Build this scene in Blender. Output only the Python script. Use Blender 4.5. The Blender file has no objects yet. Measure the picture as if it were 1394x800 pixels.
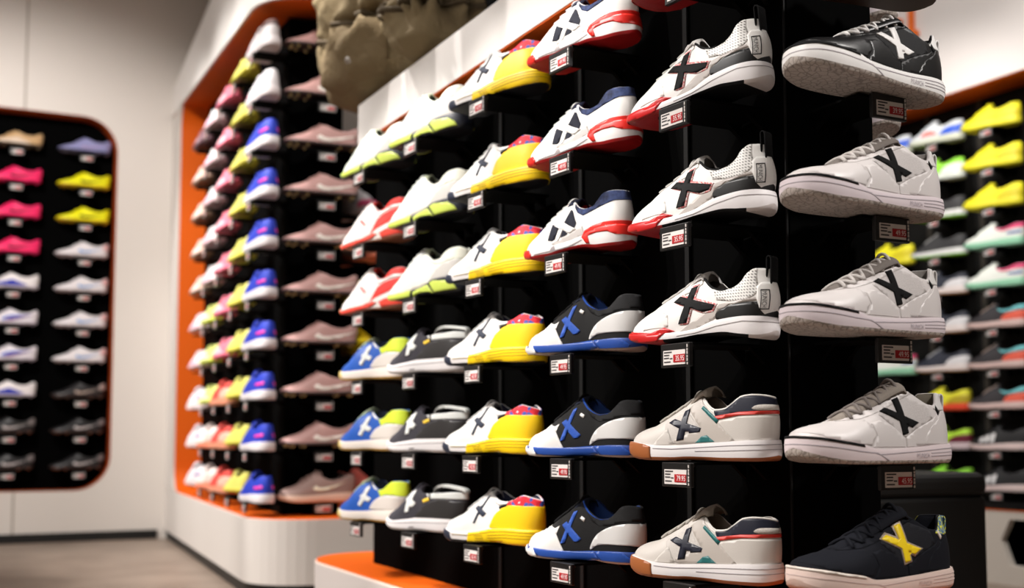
import bpy, bmesh, math, random
from mathutils import Vector, Matrix, noise
random.seed(7)
COL = bpy.context.scene.collection
PI = math.pi
R = math.radians
# ---------------------------------------------------------------- shoe surface maths (millimetres)
def pchip(pts):
    xs = [p[0] for p in pts]; ys = [p[1] for p in pts]; n = len(xs)
    h = [xs[i+1]-xs[i] for i in range(n-1)]; d = [(ys[i+1]-ys[i])/h[i] for i in range(n-1)]
    m = [0.0]*n
    m[0] = d[0]; m[-1] = d[-1]
    for i in range(1, n-1):
        if d[i-1]*d[i] <= 0: m[i] = 0.0
        else:
            w1 = 2*h[i]+h[i-1]; w2 = h[i]+2*h[i-1]
            m[i] = (w1+w2)/(w1/d[i-1]+w2/d[i])
    def f(x):
        if x <= xs[0]: return ys[0]
        if x >= xs[-1]: return ys[-1]
        i = 0
        while x > xs[i+1]: i += 1
        t = (x-xs[i])/h[i]
        return ((2*t**3-3*t*t+1)*ys[i]+(t**3-2*t*t+t)*h[i]*m[i]+(-2*t**3+3*t*t)*ys[i+1]+(t**3-t*t)*h[i]*m[i+1])
    return f
def th_of(u): return math.acos(max(-1.0, min(1.0, 1-2*u)))
def u_of(t): return (1-math.cos(t))/2
def smooth(a, b, x):
    t = max(0.0, min(1.0, (x-a)/(b-a))); return t*t*(3-2*t)
def thp(pts): 
    f = pchip([(th_of(u), v) for u, v in pts]); return lambda u: f(th_of(u))
class Shape:
    """Outer surface of one shoe: toe at u=0, heel at u=1, near side = -y."""
    def __init__(s, L=285, W=47, g=None, zbot=None, zs=None, zt=None, wt=None, k=(.30, .55), hl=0, hb=3, ex=3.5, yc=5, oh=None, sp=None, dome=.5):
        s.L = L; s.W = W
        s.g = thp(g or [(0,0),(.02,.44),(.06,.72),(.12,.88),(.2,.98),(.28,1),(.4,.95),(.5,.88),(.62,.80),(.75,.76),(.86,.70),(.93,.57),(.975,.36),(1,0)])
        s.zbot = thp(zbot or [(0,13),(.04,8),(.12,3),(.22,0),(.4,0),(.5,1.5),(.62,1),(.75,0),(.93,0),(1,3)])
        s.zs = thp(zs or [(0,29),(.1,27),(.3,25),(.5,26),(.7,29),(1,32)])
        s.zt = thp(zt or [(0,30),(.02,40),(.06,47),(.12,53),(.2,60),(.27,69),(.35,81),(.42,92),(.47,98),(.51,97),(.56,88),(.62,79),(.70,76),(.78,81),(.86,90),(.93,95),(1,95)])
        s.wt = thp(wt or [(0,0),(.2,0),(.24,7),(.3,12),(.4,15),(.47,18),(.52,24),(.58,29),(.68,31),(.8,29),(.9,22),(.96,13),(1,0)])
        s.oh = thp(oh or [(0,10),(.1,6),(.5,5),(1,6)])
        s.k = k; s.hl = hl; s.hb = hb; s.ex = ex; s.yc = yc; s.dome = dome
        s.sp = pchip(sp or [(0,-2.5),(.12,-.3),(.5,.8),(.85,.3),(1,-.6)])
    def shape(s, u, t):
        k = smooth(s.k[0], s.k[1], u)
        a = 2.3*(1-k)+1.7*k; c = s.dome*(1-k)+0.85*k
        return max(0.0, 1-t**a)**c
    def wid(s, u, z):
        zb, zt = s.zs(u)-4, s.zt(u)
        t = max(0.0, min(1.0, (z-zb)/max(1e-6, zt-zb)))
        wt = s.wt(u); w0 = s.W*s.g(u)
        wt = min(wt, w0)
        return wt+(w0-wt)*s.shape(u, t)
    def cen(s, u): return s.yc*max(0.0, 1-u/.33)**2
    def xat(s, u, z):
        x = (u-.5)*s.L
        tz = max(0.0, (z-30)/65.0)
        return x+smooth(.72, 1, u)*(s.hb*math.sin(min(1.0, tz)*math.pi)+s.hl*tz)
    def p_up(s, th, z, side):
        u = u_of(th); z = max(s.zs(u)-4, min(s.zt(u), z))
        return (s.xat(u, z), s.cen(u)+side*s.wid(u, z), z)
    def wsole(s, u, z):
        zb, zt = s.zbot(u), s.zs(u)
        t = max(0.0, min(1.0, (z-zb)/max(1e-6, zt-zb)))
        g = s.g(u)
        return max(0.0, s.W*g+(s.ex+s.sp(t))*min(1.0, g*2.5))
    def p_sole(s, th, z, side):
        u = u_of(th); z = max(s.zbot(u), min(s.zs(u), z))
        zb, zt = s.zbot(u), s.zs(u); t = (z-zb)/max(1e-6, zt-zb)
        e = s.ex+s.sp(t)
        return ((u-.5)*(s.L+2*e), s.cen(u)+side*s.wsole(u, z), z)
    def pt(s, surf, th, z, side, eps=0.0):
        f = s.p_up if surf == 'upper' else s.p_sole
        p = f(th, z, side)
        if eps == 0: return p
        h = .01; t0, t1 = max(1e-4, th-h), min(math.pi-1e-4, th+h)
        u = u_of(th)
        lo, hi = (s.zs(u)-4, s.zt(u)) if surf == 'upper' else (s.zbot(u), s.zs(u))
        zc = max(lo+.8, min(hi-.8, z))
        a, b = f(t0, zc, side), f(t1, zc, side)
        c, d = f(th, zc-.6, side), f(th, zc+.6, side)
        A = [b[i]-a[i] for i in range(3)]; B = [d[i]-c[i] for i in range(3)]
        n = [A[1]*B[2]-A[2]*B[1], A[2]*B[0]-A[0]*B[2], A[0]*B[1]-A[1]*B[0]]
        l = math.sqrt(sum(q*q for q in n)) or 1.0
        n = [q/l for q in n]
        if side > 0: n = [-q for q in n]
        return tuple(p[i]+eps*n[i] for i in range(3))

# ---------------------------------------------------------------- materials
def lin(c):
    return tuple(((v/255.0)/12.92 if v/255.0 <= .04045 else ((v/255.0+.055)/1.055)**2.4) for v in c)+(1.0,)
MATS = {}
def mat(col, rough=.5, bump=None, scale=400, strength=.25, spec=.5, metal=0, col2=None, mode=None, sheen=0):
    """Procedural principled material; col is sRGB 0-255."""
    key = (tuple(col), rough, bump, scale, strength, spec, metal, tuple(col2) if col2 else None, mode, sheen)
    if key in MATS: return MATS[key]
    m = bpy.data.materials.new('surface_%03d' % len(MATS)); m.use_nodes = True
    nt = m.node_tree; N = nt.nodes; Lk = nt.links
    b = N['Principled BSDF']; b.inputs['Base Color'].default_value = lin(col)
    b.inputs['Roughness'].default_value = rough; b.inputs['Specular IOR Level'].default_value = spec; b.inputs['Metallic'].default_value = metal
    if sheen: b.inputs['Sheen Weight'].default_value = sheen
    tc = N.new('ShaderNodeTexCoord')
    def noise_tex(sc, det=3):
        n = N.new('ShaderNodeTexNoise'); n.inputs['Scale'].default_value = sc; n.inputs['Detail'].default_value = det
        Lk.new(tc.outputs['Object'], n.inputs['Vector']); return n
    def vor(sc, feat='F1'):
        n = N.new('ShaderNodeTexVoronoi'); n.inputs['Scale'].default_value = sc; n.feature = feat
        Lk.new(tc.outputs['Object'], n.inputs['Vector']); return n
    def bumpit(sock, st, dist=.0006):
        bp = N.new('ShaderNodeBump'); bp.inputs['Strength'].default_value = st; bp.inputs['Distance'].default_value = dist
        Lk.new(sock, bp.inputs['Height']); Lk.new(bp.outputs['Normal'], b.inputs['Normal'])
    def mixcol(sock, c1, c2, lo, hi):
        r = N.new('ShaderNodeValToRGB'); r.color_ramp.elements[0].position = lo; r.color_ramp.elements[1].position = hi
        r.color_ramp.elements[0].color = lin(c1); r.color_ramp.elements[1].color = lin(c2)
        Lk.new(sock, r.inputs['Fac']); Lk.new(r.outputs['Color'], b.inputs['Base Color']); return r
    if bump == 'leather': bumpit(vor(scale).outputs['Distance'], strength)
    elif bump == 'crumple':
        n = noise_tex(scale, 4); n.inputs['Distortion'].default_value = .7; bumpit(n.outputs['Fac'], strength, .014)
    elif bump == 'fine': bumpit(noise_tex(scale).outputs['Fac'], strength)
    elif bump == 'mesh': bumpit(vor(scale).outputs['Distance'], strength, .001)
    elif bump == 'weave':
        w = N.new('ShaderNodeTexWave'); w.inputs['Scale'].default_value = scale; w.inputs['Distortion'].default_value = 2
        Lk.new(tc.outputs['Object'], w.inputs['Vector']); bumpit(w.outputs['Fac'], strength, .001)
    if mode == 'mottle': mixcol(noise_tex(scale if not bump else 60, 6).outputs['Fac'], col, col2, .35, .65)
    elif mode == 'fabric': mixcol(vor(scale).outputs['Distance'], col, col2, .25, .6)
    elif mode == 'speck':
        r = mixcol(noise_tex(scale, 2).outputs['Fac'], col, col2, .5, .58)
    elif mode == 'paisley':
        r = mixcol(vor(scale).outputs['Color'], col, col2, .3, .32)
        e = r.color_ramp.elements.new(.62); e.color = lin((225, 225, 235)); e = r.color_ramp.elements.new(.66); e.color = lin((60, 80, 165)); e = r.color_ramp.elements.new(.8); e.color = lin(col)
        r.color_ramp.interpolation = 'CONSTANT'
    elif mode == 'hex':
        v = vor(scale, 'DISTANCE_TO_EDGE'); mixcol(v.outputs['Distance'], col2, col, .03, .09); bumpit(v.outputs['Distance'], .6, .002)
    elif mode == 'dots':
        sx = N.new('ShaderNodeSeparateXYZ'); Lk.new(tc.outputs['Object'], sx.inputs[0])
        def frac(sock, add=None):
            mu = N.new('ShaderNodeMath'); mu.operation = 'MULTIPLY'; mu.inputs[1].default_value = scale; Lk.new(sock, mu.inputs[0])
            s = mu.outputs[0]
            if add:
                a = N.new('ShaderNodeMath'); a.operation = 'ADD'; Lk.new(s, a.inputs[0]); Lk.new(add, a.inputs[1]); s = a.outputs[0]
            f = N.new('ShaderNodeMath'); f.operation = 'PINGPONG'; f.inputs[1].default_value = .5; Lk.new(s, f.inputs[0])
            q = N.new('ShaderNodeMath'); q.operation = 'POWER'; q.inputs[1].default_value = 2; Lk.new(f.outputs[0], q.inputs[0]); return q.outputs[0], mu.outputs[0]
        a, raw = frac(sx.outputs['Z']); c, _ = frac(sx.outputs['X'], raw)
        ad = N.new('ShaderNodeMath'); ad.operation = 'ADD'; Lk.new(a, ad.inputs[0]); Lk.new(c, ad.inputs[1])
        mixcol(ad.outputs[0], col2, col, .045, .075)
    elif mode == 'stripe':
        sx = N.new('ShaderNodeSeparateXYZ'); Lk.new(tc.outputs['Object'], sx.inputs[0])
        mu = N.new('ShaderNodeMath'); mu.operation = 'MULTIPLY'; mu.inputs[1].default_value = scale; Lk.new(sx.outputs['Z'], mu.inputs[0])
        f = N.new('ShaderNodeMath'); f.operation = 'FRACT'; Lk.new(mu.outputs[0], f.inputs[0])
        mixcol(f.outputs[0], col2, col, .16, .24); bumpit(f.outputs[0], .2, .001)
    elif mode == 'seam':
        sx = N.new('ShaderNodeSeparateXYZ'); Lk.new(tc.outputs['Object'], sx.inputs[0])
        mu = N.new('ShaderNodeMath'); mu.operation = 'ADD'; mu.inputs[1].default_value = -scale; Lk.new(sx.outputs['Y'], mu.inputs[0])
        f = N.new('ShaderNodeMath'); f.operation = 'ABSOLUTE'; Lk.new(mu.outputs[0], f.inputs[0])
        mixcol(f.outputs[0], col2, col, .003, .006)
    MATS[key] = m; return m

# ---------------------------------------------------------------- mesh helpers
def mesh_of(name, verts, faces, mats, idx=None, smooth_=True, weld=0):
    me = bpy.data.meshes.new(name); me.from_pydata(verts, [], faces)
    for m in (mats if isinstance(mats, (list, tuple)) else [mats]): me.materials.append(m)
    bm = bmesh.new(); bm.from_mesh(me)
    if idx:
        bm.faces.ensure_lookup_table()
        for f, i in zip(bm.faces, idx): f.material_index = i
    if weld: bmesh.ops.remove_doubles(bm, verts=bm.verts, dist=weld)
    bmesh.ops.recalc_face_normals(bm, faces=bm.faces)
    for f in bm.faces: f.smooth = smooth_
    bm.to_mesh(me); bm.free(); me.update(); return me
def put(name, me, parent=None, loc=(0, 0, 0), rz=0):
    o = bpy.data.objects.new(name, me); COL.objects.link(o); o.location = loc; o.rotation_euler = (0, 0, rz)
    if parent: o.parent = parent
    return o
def tag(o, label, cat, group=None):
    o['label'] = label; o['category'] = cat
    if group: o['group'] = group
    return o
def empty(name, loc, rz, label, cat, group=None):
    o = put(name, None, None, loc, rz); o.empty_display_size = .05
    return tag(o, label, cat, group)
class MB:
    """collects boxes, prisms, tubes; one mesh object at the end"""
    def __init__(s): s.v = []; s.f = []; s.i = []
    def add(s, v, f, mi=0):
        n = len(s.v); s.v += v; s.f += [tuple(q+n for q in a) for a in f]; s.i += [mi]*len(f)
    def box(s, a, b, mi=0):
        (x0, y0, z0), (x1, y1, z1) = a, b
        s.add([(x0,y0,z0),(x1,y0,z0),(x1,y1,z0),(x0,y1,z0),(x0,y0,z1),(x1,y0,z1),(x1,y1,z1),(x0,y1,z1)],
              [(0,3,2,1),(4,5,6,7),(0,1,5,4),(1,2,6,5),(2,3,7,6),(3,0,4,7)], mi)
    def prism(s, pts, fn0, fn1, mi=0, caps=True):
        n = len(pts); v = [fn0(*p) for p in pts]+[fn1(*p) for p in pts]
        f = [(i, (i+1) % n, n+(i+1) % n, n+i) for i in range(n)]
        if caps: f += [tuple(range(n-1, -1, -1)), tuple(range(n, 2*n))]
        s.add(v, f, mi)
    def tube(s, pts, r, n=8, mi=0, closed=False):
        P = [Vector(p) for p in pts]; m = len(P); v = []
        up = Vector((.13, .21, .97))
        for k in range(m):
            a = P[k-1] if (k or closed) else P[k]; b = P[(k+1) % m] if (k < m-1 or closed) else P[k]
            t = (b-a).normalized(); x = t.cross(up); x = x.normalized() if x.length > 1e-6 else Vector((1, 0, 0)); y = t.cross(x)
            rr = r[k] if isinstance(r, (list, tuple)) else r
            v += [tuple(P[k]+rr*(math.cos(2*PI*j/n)*x+math.sin(2*PI*j/n)*y)) for j in range(n)]
        f = []
        for k in range(m if closed else m-1):
            k2 = (k+1) % m
            for j in range(n): f.append((k*n+j, k*n+(j+1) % n, k2*n+(j+1) % n, k2*n+j))
        if not closed: f += [tuple(range(n)), tuple(range((m-1)*n, m*n))]
        s.add(v, f, mi)
    def mesh(s, name, mats, smooth_=False, bevel=0, weld=0):
        me = mesh_of(name, s.v, s.f, mats, s.i, smooth_, weld)
        if bevel:
            bm = bmesh.new(); bm.from_mesh(me)
            ed = [e for e in bm.edges if len(e.link_faces) == 2 and e.calc_face_angle(0) > .6]
            bmesh.ops.bevel(bm, geom=ed, offset=bevel, segments=3, affect='EDGES', profile=.5, clamp_overlap=True)
            bm.to_mesh(me); bm.free()
        return me
    def put(s, name, mats, parent=None, smooth_=False, bevel=0, **k): return put(name, s.mesh(name, mats, smooth_, bevel), parent, **k)
def struct(o): o['kind'] = 'structure'; return o
def rrect(x0, x1, y0, y1, r, n=8):
    out = []
    for cx, cy, a0 in ((x1-r, y1-r, 0), (x0+r, y1-r, 90), (x0+r, y0+r, 180), (x1-r, y0+r, 270)):
        for k in range(n+1):
            a = R(a0+90*k/n); out.append((cx+r*math.cos(a), cy+r*math.sin(a)))
    return out

# ---------------------------------------------------------------- shoe meshes
MM = .001
def sc(p): return (p[0]*MM, p[1]*MM, p[2]*MM)
def clip_half(poly, ax, val, keep_less):
    out = []; n = len(poly)
    for i in range(n):
        a, b = poly[i], poly[(i+1) % n]
        ia = (a[ax] <= val+1e-9) if keep_less else (a[ax] >= val-1e-9)
        ib = (b[ax] <= val+1e-9) if keep_less else (b[ax] >= val-1e-9)
        if ia: out.append(a)
        if ia != ib:
            t = (val-a[ax])/(b[ax]-a[ax]); out.append((a[0]+t*(b[0]-a[0]), a[1]+t*(b[1]-a[1])))
    return out
def curve_poly(p, n=6):
    """Catmull-Rom smoothing of a closed outline"""
    out = []; m = len(p)
    for i in range(m):
        a, b, c, d = p[i-1], p[i], p[(i+1) % m], p[(i+2) % m]
        for k in range(n):
            t = k/n
            out.append(tuple(.5*((2*b[j])+(-a[j]+c[j])*t+(2*a[j]-5*b[j]+4*c[j]-d[j])*t*t+(-a[j]+3*b[j]-3*c[j]+d[j])*t**3) for j in range(2)))
    return out
def star_union(A, B):
    """outline of two crossing convex bars"""
    def inter(p, q, r, s):
        d = (q[0]-p[0])*(s[1]-r[1])-(q[1]-p[1])*(s[0]-r[0])
        if abs(d) < 1e-12: return None
        t = ((r[0]-p[0])*(s[1]-r[1])-(r[1]-p[1])*(s[0]-r[0]))/d; w = ((r[0]-p[0])*(q[1]-p[1])-(r[1]-p[1])*(q[0]-p[0]))/d
        return (p[0]+t*(q[0]-p[0]), p[1]+t*(q[1]-p[1])) if 0 <= t <= 1 and 0 <= w <= 1 else None
    K = 300.0; A = [(a*K, b) for a, b in A]; B = [(a*K, b) for a, b in B]
    E = lambda P: [(P[i], P[(i+1) % len(P)]) for i in range(len(P))]
    X = [x for a in E(A) for b in E(B) for x in [inter(*a, *b)] if x]
    c = (sum(x[0] for x in X)/len(X), sum(x[1] for x in X)/len(X))
    pts = []
    for v in A+B+X:
        a = math.atan2(v[1]-c[1], v[0]-c[0]); far = (c[0]+1000*math.cos(a), c[1]+1000*math.sin(a)); r = 0
        for e in E(A)+E(B):
            x = inter(c, far, *e)
            if x: r = max(r, math.hypot(x[0]-c[0], x[1]-c[1]))
        rv = math.hypot(v[0]-c[0], v[1]-c[1])
        if rv >= r-.02: pts.append((a, v))
    pts.sort()
    return [(v[0]/K, v[1]) for _, v in pts]
def split_loose(me):
    """one mesh per connected piece"""
    bm = bmesh.new(); bm.from_mesh(me); bm.verts.ensure_lookup_table()
    seen = set(); comps = []
    for v in bm.verts:
        if v.index in seen: continue
        st = [v]; seen.add(v.index); c = []
        while st:
            q = st.pop(); c.append(q.index)
            for e in q.link_edges:
                o = e.other_vert(q)
                if o.index not in seen: seen.add(o.index); st.append(o)
        comps.append(set(c))
    bm.free()
    if len(comps) == 1: return [me]
    out = []
    for c in comps:
        if len(c) < 6: continue
        m2 = me.copy(); bm = bmesh.new(); bm.from_mesh(m2); bm.verts.ensure_lookup_table()
        bmesh.ops.delete(bm, geom=[v for v in bm.verts if v.index not in c], context='VERTS'); bm.to_mesh(m2); bm.free(); out.append(m2)
    bpy.data.meshes.remove(me); return out
def join_into(dst, src):
    """merge surface pattern src into the part mesh dst"""
    n = len(dst.materials)
    for m in src.materials: dst.materials.append(m)
    for q in src.polygons: q.material_index += n
    bm = bmesh.new(); bm.from_mesh(dst); bm.from_mesh(src); bm.to_mesh(dst); bm.free(); bpy.data.meshes.remove(src)
def patch(sh, name, polys, material, surf='upper', sides=(-1, 1), eps=.9, nth=56, dz=5.0, rim=1.3):
    if name.startswith('cross_') and len(polys) == 2: polys = [star_union(*polys)]
    bm = bmesh.new()
    cuts = [PI*k/nth for k in range(nth+1)]
    for poly in polys:
        if poly and poly[0] == 'c': poly = curve_poly(poly[1:])
        q = []
        for i in range(len(poly)):                       # densify in u before going to theta
            a, b = poly[i], poly[(i+1) % len(poly)]
            for k in range(4): q.append((th_of(a[0]+(b[0]-a[0])*k/4), a[1]+(b[1]-a[1])*k/4))
        if sum(q[k][0]*q[(k+1) % len(q)][1]-q[(k+1) % len(q)][0]*q[k][1] for k in range(len(q))) < 0: q.reverse()
        t0, t1 = min(p[0] for p in q), max(p[0] for p in q); z0, z1 = min(p[1] for p in q), max(p[1] for p in q)
        i0 = int(t0/PI*nth); i1 = min(nth-1, int(t1/PI*nth)); j0 = int(math.floor(z0/dz)); j1 = int(math.floor(z1/dz))
        for i in range(i0, i1+1):
            c = clip_half(clip_half(q, 0, cuts[i], False), 0, cuts[i+1], True)
            if len(c) < 3: continue
            for j in range(j0, j1+1):
                e = clip_half(clip_half(c, 1, j*dz, False), 1, (j+1)*dz, True)
                if len(e) < 3: continue
                ar = abs(sum(e[k][0]*e[(k+1) % len(e)][1]-e[(k+1) % len(e)][0]*e[k][1] for k in range(len(e))))
                if ar < 1e-5: continue
                for sd in sides:
                    vs = [bm.verts.new(sc(sh.pt(surf, p[0], p[1], sd, eps))) for p in e]
                    try: bm.faces.new(vs if sd < 0 else vs[::-1])
                    except ValueError: pass
    bmesh.ops.remove_doubles(bm, verts=bm.verts, dist=.00012)
    bmesh.ops.dissolve_degenerate(bm, edges=bm.edges, dist=.00005)
    bm.normal_update()
    for f in bm.faces: f.smooth = True
    # turned-in rim gives the overlay its thickness
    be = [e for e in bm.edges if len(e.link_faces) == 1]
    nrm = {v: v.normal.copy() for e in be for v in e.verts}
    r = bmesh.ops.extrude_edge_only(bm, edges=be)
    nv = [g for g in r['geom'] if isinstance(g, bmesh.types.BMVert)]
    for f in [g for g in r['geom'] if isinstance(g, bmesh.types.BMFace)]: f.smooth = False
    for v in nv:
        s = next((e.other_vert(v) for e in v.link_edges if e.other_vert(v) in nrm), None)
        if s: v.co = v.co-nrm[s]*rim*MM
    me = bpy.data.meshes.new(name); bm.to_mesh(me); bm.free(); me.materials.append(material); return me
def upper_mesh(sh, m, NU=64, NV=14):
    V = []; F = []
    ths = [PI*i/NU for i in range(NU+1)]
    rows = []
    for th in ths:
        u = u_of(th); zb, zt = sh.zs(u)-4, sh.zt(u); wt = min(sh.wt(u), sh.W*sh.g(u))
        row = []
        for sd in (-1, 1):
            col = []
            for j in range(NV+1):
                t = j/NV; t = 1-(1-t)**1.35
                V.append(sc(sh.p_up(th, zb+(zt-zb)*t, sd))); col.append(len(V)-1)
            hx = -3.2*smooth(.85, 1, u)
            for dw, dzz in ((1.6, 1.3), (3.4, .4)):
                w = max(wt-dw, 0); V.append(sc((sh.xat(u, zt)+hx*dw/3.4, sh.cen(u)+sd*w, zt+(dzz if wt > 3 else 0)))); col.append(len(V)-1)
            row.append(col)
        rows.append(row)
    for a, b in zip(rows, rows[1:]):
        for s in (0, 1):
            for j in range(NV+2): F.append((a[s][j], b[s][j], b[s][j+1], a[s][j+1]))
    return mesh_of('upper', V, F, m, None, True, .00015)
def lining_mesh(sh, m, u0, NU=40):
    V = []; F = []; rows = []
    for i in range(NU+1):
        th = th_of(u0)+(PI-th_of(u0))*i/NU; u = u_of(th)
        zt = sh.zt(u); zb = sh.zs(u); wt = min(sh.wt(u), sh.W*sh.g(u)); row = []
        hx = -smooth(.85, 1, u)
        for sd in (-1, 1):
            for dw, z, dx in ((2.6, zt+.8, 2.6), (4.6, zt-5, 4.2), (3.6, max(zt-22, zb+14), 4.5), (2.5, zb+7, 5)):
                V.append(sc((sh.xat(u, zt)+hx*dx, sh.cen(u)+sd*max(wt-dw, 0), z))); row.append(len(V)-1)
        rows.append(row)
    for a, b in zip(rows, rows[1:]):
        for j in (0, 1, 2, 4, 5, 6): F.append((a[j], b[j], b[j+1], a[j+1]))
        F.append((a[3], b[3], b[7], a[7]))
    return mesh_of('lining', V, F, m, None, True, .0001)
def sole_mesh(sh, m, lo, hi, NU=72, rows=7, bottom=True, name='midsole', ranges=None, mats=None, top=True):
    """solid slab of the sole between fractions lo..hi given as functions of u in mm above zbot"""
    V = []; F = []; I = []; R_ = []
    for i in range(NU+1):
        th = PI*i/NU; u = u_of(th); z0 = sh.zbot(u)+lo(u); z1 = min(sh.zbot(u)+hi(u), sh.zs(u)); col = []
        L_ = [sh.p_sole(th, z0+(z1-z0)*j/rows, -1) for j in range(rows+1)]
        R2 = [sh.p_sole(th, z0+(z1-z0)*j/rows, 1) for j in range(rows+1)]
        ring = L_[:]
        def across(a, b):
            return [tuple(a[q]+(b[q]-a[q])*k/4 for q in range(3)) for k in (1, 2, 3)]
        ring += across(L_[-1], R2[-1])+R2[::-1]+across(R2[0], L_[0])
        base = len(V); V += [sc(p) for p in ring]; R_.append((base, len(ring)))
    for i in range(NU):
        (a, n), (b, _) = R_[i], R_[i+1]
        u = u_of(PI*(i+.5)/NU); mi = 0
        if ranges:
            for k, (x0, x1) in enumerate(ranges):
                if x0 <= u < x1: mi = k
        for j in range(n): F.append((a+j, a+(j+1) % n, b+(j+1) % n, b+j)); I.append(mi)
    return mesh_of(name, V, F, mats or m, I, True, .0001)
def sharp(me, ang=.7):
    bm = bmesh.new(); bm.from_mesh(me)
    for e in bm.edges:
        if len(e.link_faces) == 2 and e.calc_face_angle(0) > ang: e.smooth = False
    bm.to_mesh(me); bm.free(); return me
def tongue_fn(pts):
    us = [p[0] for p in pts]
    return pchip([(p[0], p[1]) for p in pts]), pchip([(p[0], p[2]) for p in pts]), us[0], us[-1]
def tongue_mesh(sh, m, pts, n=18, nv=8, th=5.0):
    V = []; F = []
    xs = [i/(len(pts)-1) for i in range(len(pts))]
    fx = pchip([(a, (p[0]-.5)*sh.L) for a, p in zip(xs, pts)]); fz = pchip([(a, p[1]) for a, p in zip(xs, pts)]); fw = pchip([(a, p[2]) for a, p in zip(xs, pts)])
    rows = []
    for i in range(n+1):
        t = i/n; x, z, w = fx(t), fz(t), fw(t)
        dx, dz_ = fx(min(1, t+.02))-fx(max(0, t-.02)), fz(min(1, t+.02))-fz(max(0, t-.02)); l = math.hypot(dx, dz_) or 1
        nx, nz = -dz_/l, dx/l
        if t > .93: w *= math.sqrt(max(.35, 1-((t-.93)/.07)**2*.85))
        top = []; bot = []
        for j in range(nv+1):
            v = -1+2*j/nv; drop = (7+7*smooth(.6, 1, t))*v*v+(2.5 if abs(v) > .95 else 0)
            top.append((x-nx*drop, w*v, z-nz*drop)); bot.append((x-nx*(drop+th*(1-.5*v*v)), w*v*.97, z-nz*(drop+th*(1-.5*v*v))))
        ring = top+bot[::-1]; b = len(V); V += [sc(p) for p in ring]; rows.append((b, len(ring)))
    for (a, k), (b, _) in zip(rows, rows[1:]):
        for j in range(k): F.append((a+j, a+(j+1) % k, b+(j+1) % k, b+j))
    for (a, k) in (rows[0], rows[-1]): F.append(tuple(range(a, a+k)))
    return mesh_of('tongue', V, F, m, None, True)
def laces_mesh(sh, m, pts, u0, u1, n, r=2.2, bow=False):
    fz, fw, a, b = tongue_fn(pts); B = MB()
    us = [u0+(u1-u0)*k/(n-1) for k in range(n)]
    def end(u, sd):
        wt = sh.wt(u); p = sh.pt('upper', th_of(u), sh.zt(u)-2.5, sd, 1.2); return Vector(p)
    for k, u in enumerate(us):
        u2 = us[min(k+1, n-1)]
        for sd in ((1, -1) if k < n-1 else (1,)):
            A, Z = end(u, sd), end(u2 if k < n-1 else u, -sd)
            zc = max(fz(u)+5.0, max(A.z, Z.z)+4)
            mid = Vector(((A.x+Z.x)/2, 0, max(zc, (A.z+Z.z)/2+4)))
            P = []
            for q in range(9):
                t = q/8; P.append(tuple(((1-t)**2*A+2*t*(1-t)*(2*mid-(A+Z)/2)+t*t*Z)*MM))
            B.tube(P, r*MM, 6)
    if bow:
        u = us[-1]; c = Vector(((u-.5)*sh.L, 0, fz(u)+5))
        for sd in (-1, 1):
            P = [c+Vector((-10*math.sin(t)*1.0, sd*(18*math.sin(t/2)), -9*math.sin(t)-6*(1-math.cos(t))/2+4)) for t in [2*PI*q/12 for q in range(13)]]
            B.tube([tuple(p*MM) for p in P], r*MM, 6)
    return B.mesh('laces', m, True)
def loop_mesh(sh, m, u, z0, z1, w=9, th=2.2, back=4):
    """pull tab strap standing up at the heel"""
    x = sh.xat(u, z0)
    B = MB(); pts = [(x-5, z0), (x-4, z1-3), (x-1, z1), (x+back, z1-1), (x+back+2.5, z1-5), (x+back+1.5, z0-10), (x+back-.7, z0-10), (x+back, z1-5.5), (x+back-1, z1-3), (x-1, z1-2.2), (x-2, z1-4), (x-2.6, z0)]
    B.prism(pts, lambda a, c: sc((a, -w, c)), lambda a, c: sc((a, w, c)))
    return B.mesh('pull_tab', m, True, bevel=.0006)
def stud_mesh(sh, m, spots, h=9):
    out = []
    for u, y in spots:
        z0 = sh.zbot(u); x = (u-.5)*sh.L
        for sd in ((-1, 1) if y else (1,)):
            B = MB()
            r0, r1 = 6.5, 4.0; v = []; n = 8
            for r, z in ((r0, z0+1), (r1, z0-h+1), (r1*.6, z0-h)):
                v += [sc((x+r*math.cos(2*PI*k/n), sd*y+r*.8*math.sin(2*PI*k/n)+sh.cen(u), z)) for k in range(n)]
            f = [(q*n+k, q*n+(k+1) % n, (q+1)*n+(k+1) % n, (q+1)*n+k) for q in (0, 1) for k in range(n)]+[tuple(range(2*n, 3*n))]
            B.add(v, f); out.append(('stud', B.mesh('stud', m, True), None))
    return out
FONT = {}
def text_poly(txt):
    if txt not in FONT:
        c = bpy.data.curves.new('t', 'FONT'); c.body = txt; c.size = 1; c.resolution_u = 3
        o = bpy.data.objects.new('t', c); COL.objects.link(o); bpy.context.view_layer.update()
        me = bpy.data.meshes.new_from_object(o.evaluated_get(bpy.context.evaluated_depsgraph_get()))
        vs = [tuple(v.co) for v in me.vertices]; fs = [tuple(p.vertices) for p in me.polygons]
        bpy.data.objects.remove(o); bpy.data.curves.remove(c); bpy.data.meshes.remove(me)
        x0, x1 = min(v[0] for v in vs), max(v[0] for v in vs); y0, y1 = min(v[1] for v in vs), max(v[1] for v in vs)
        FONT[txt] = ([((v[0]-x0)/(x1-x0), (v[1]-y0)/(y1-y0)) for v in vs], fs)
    return FONT[txt]
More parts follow.
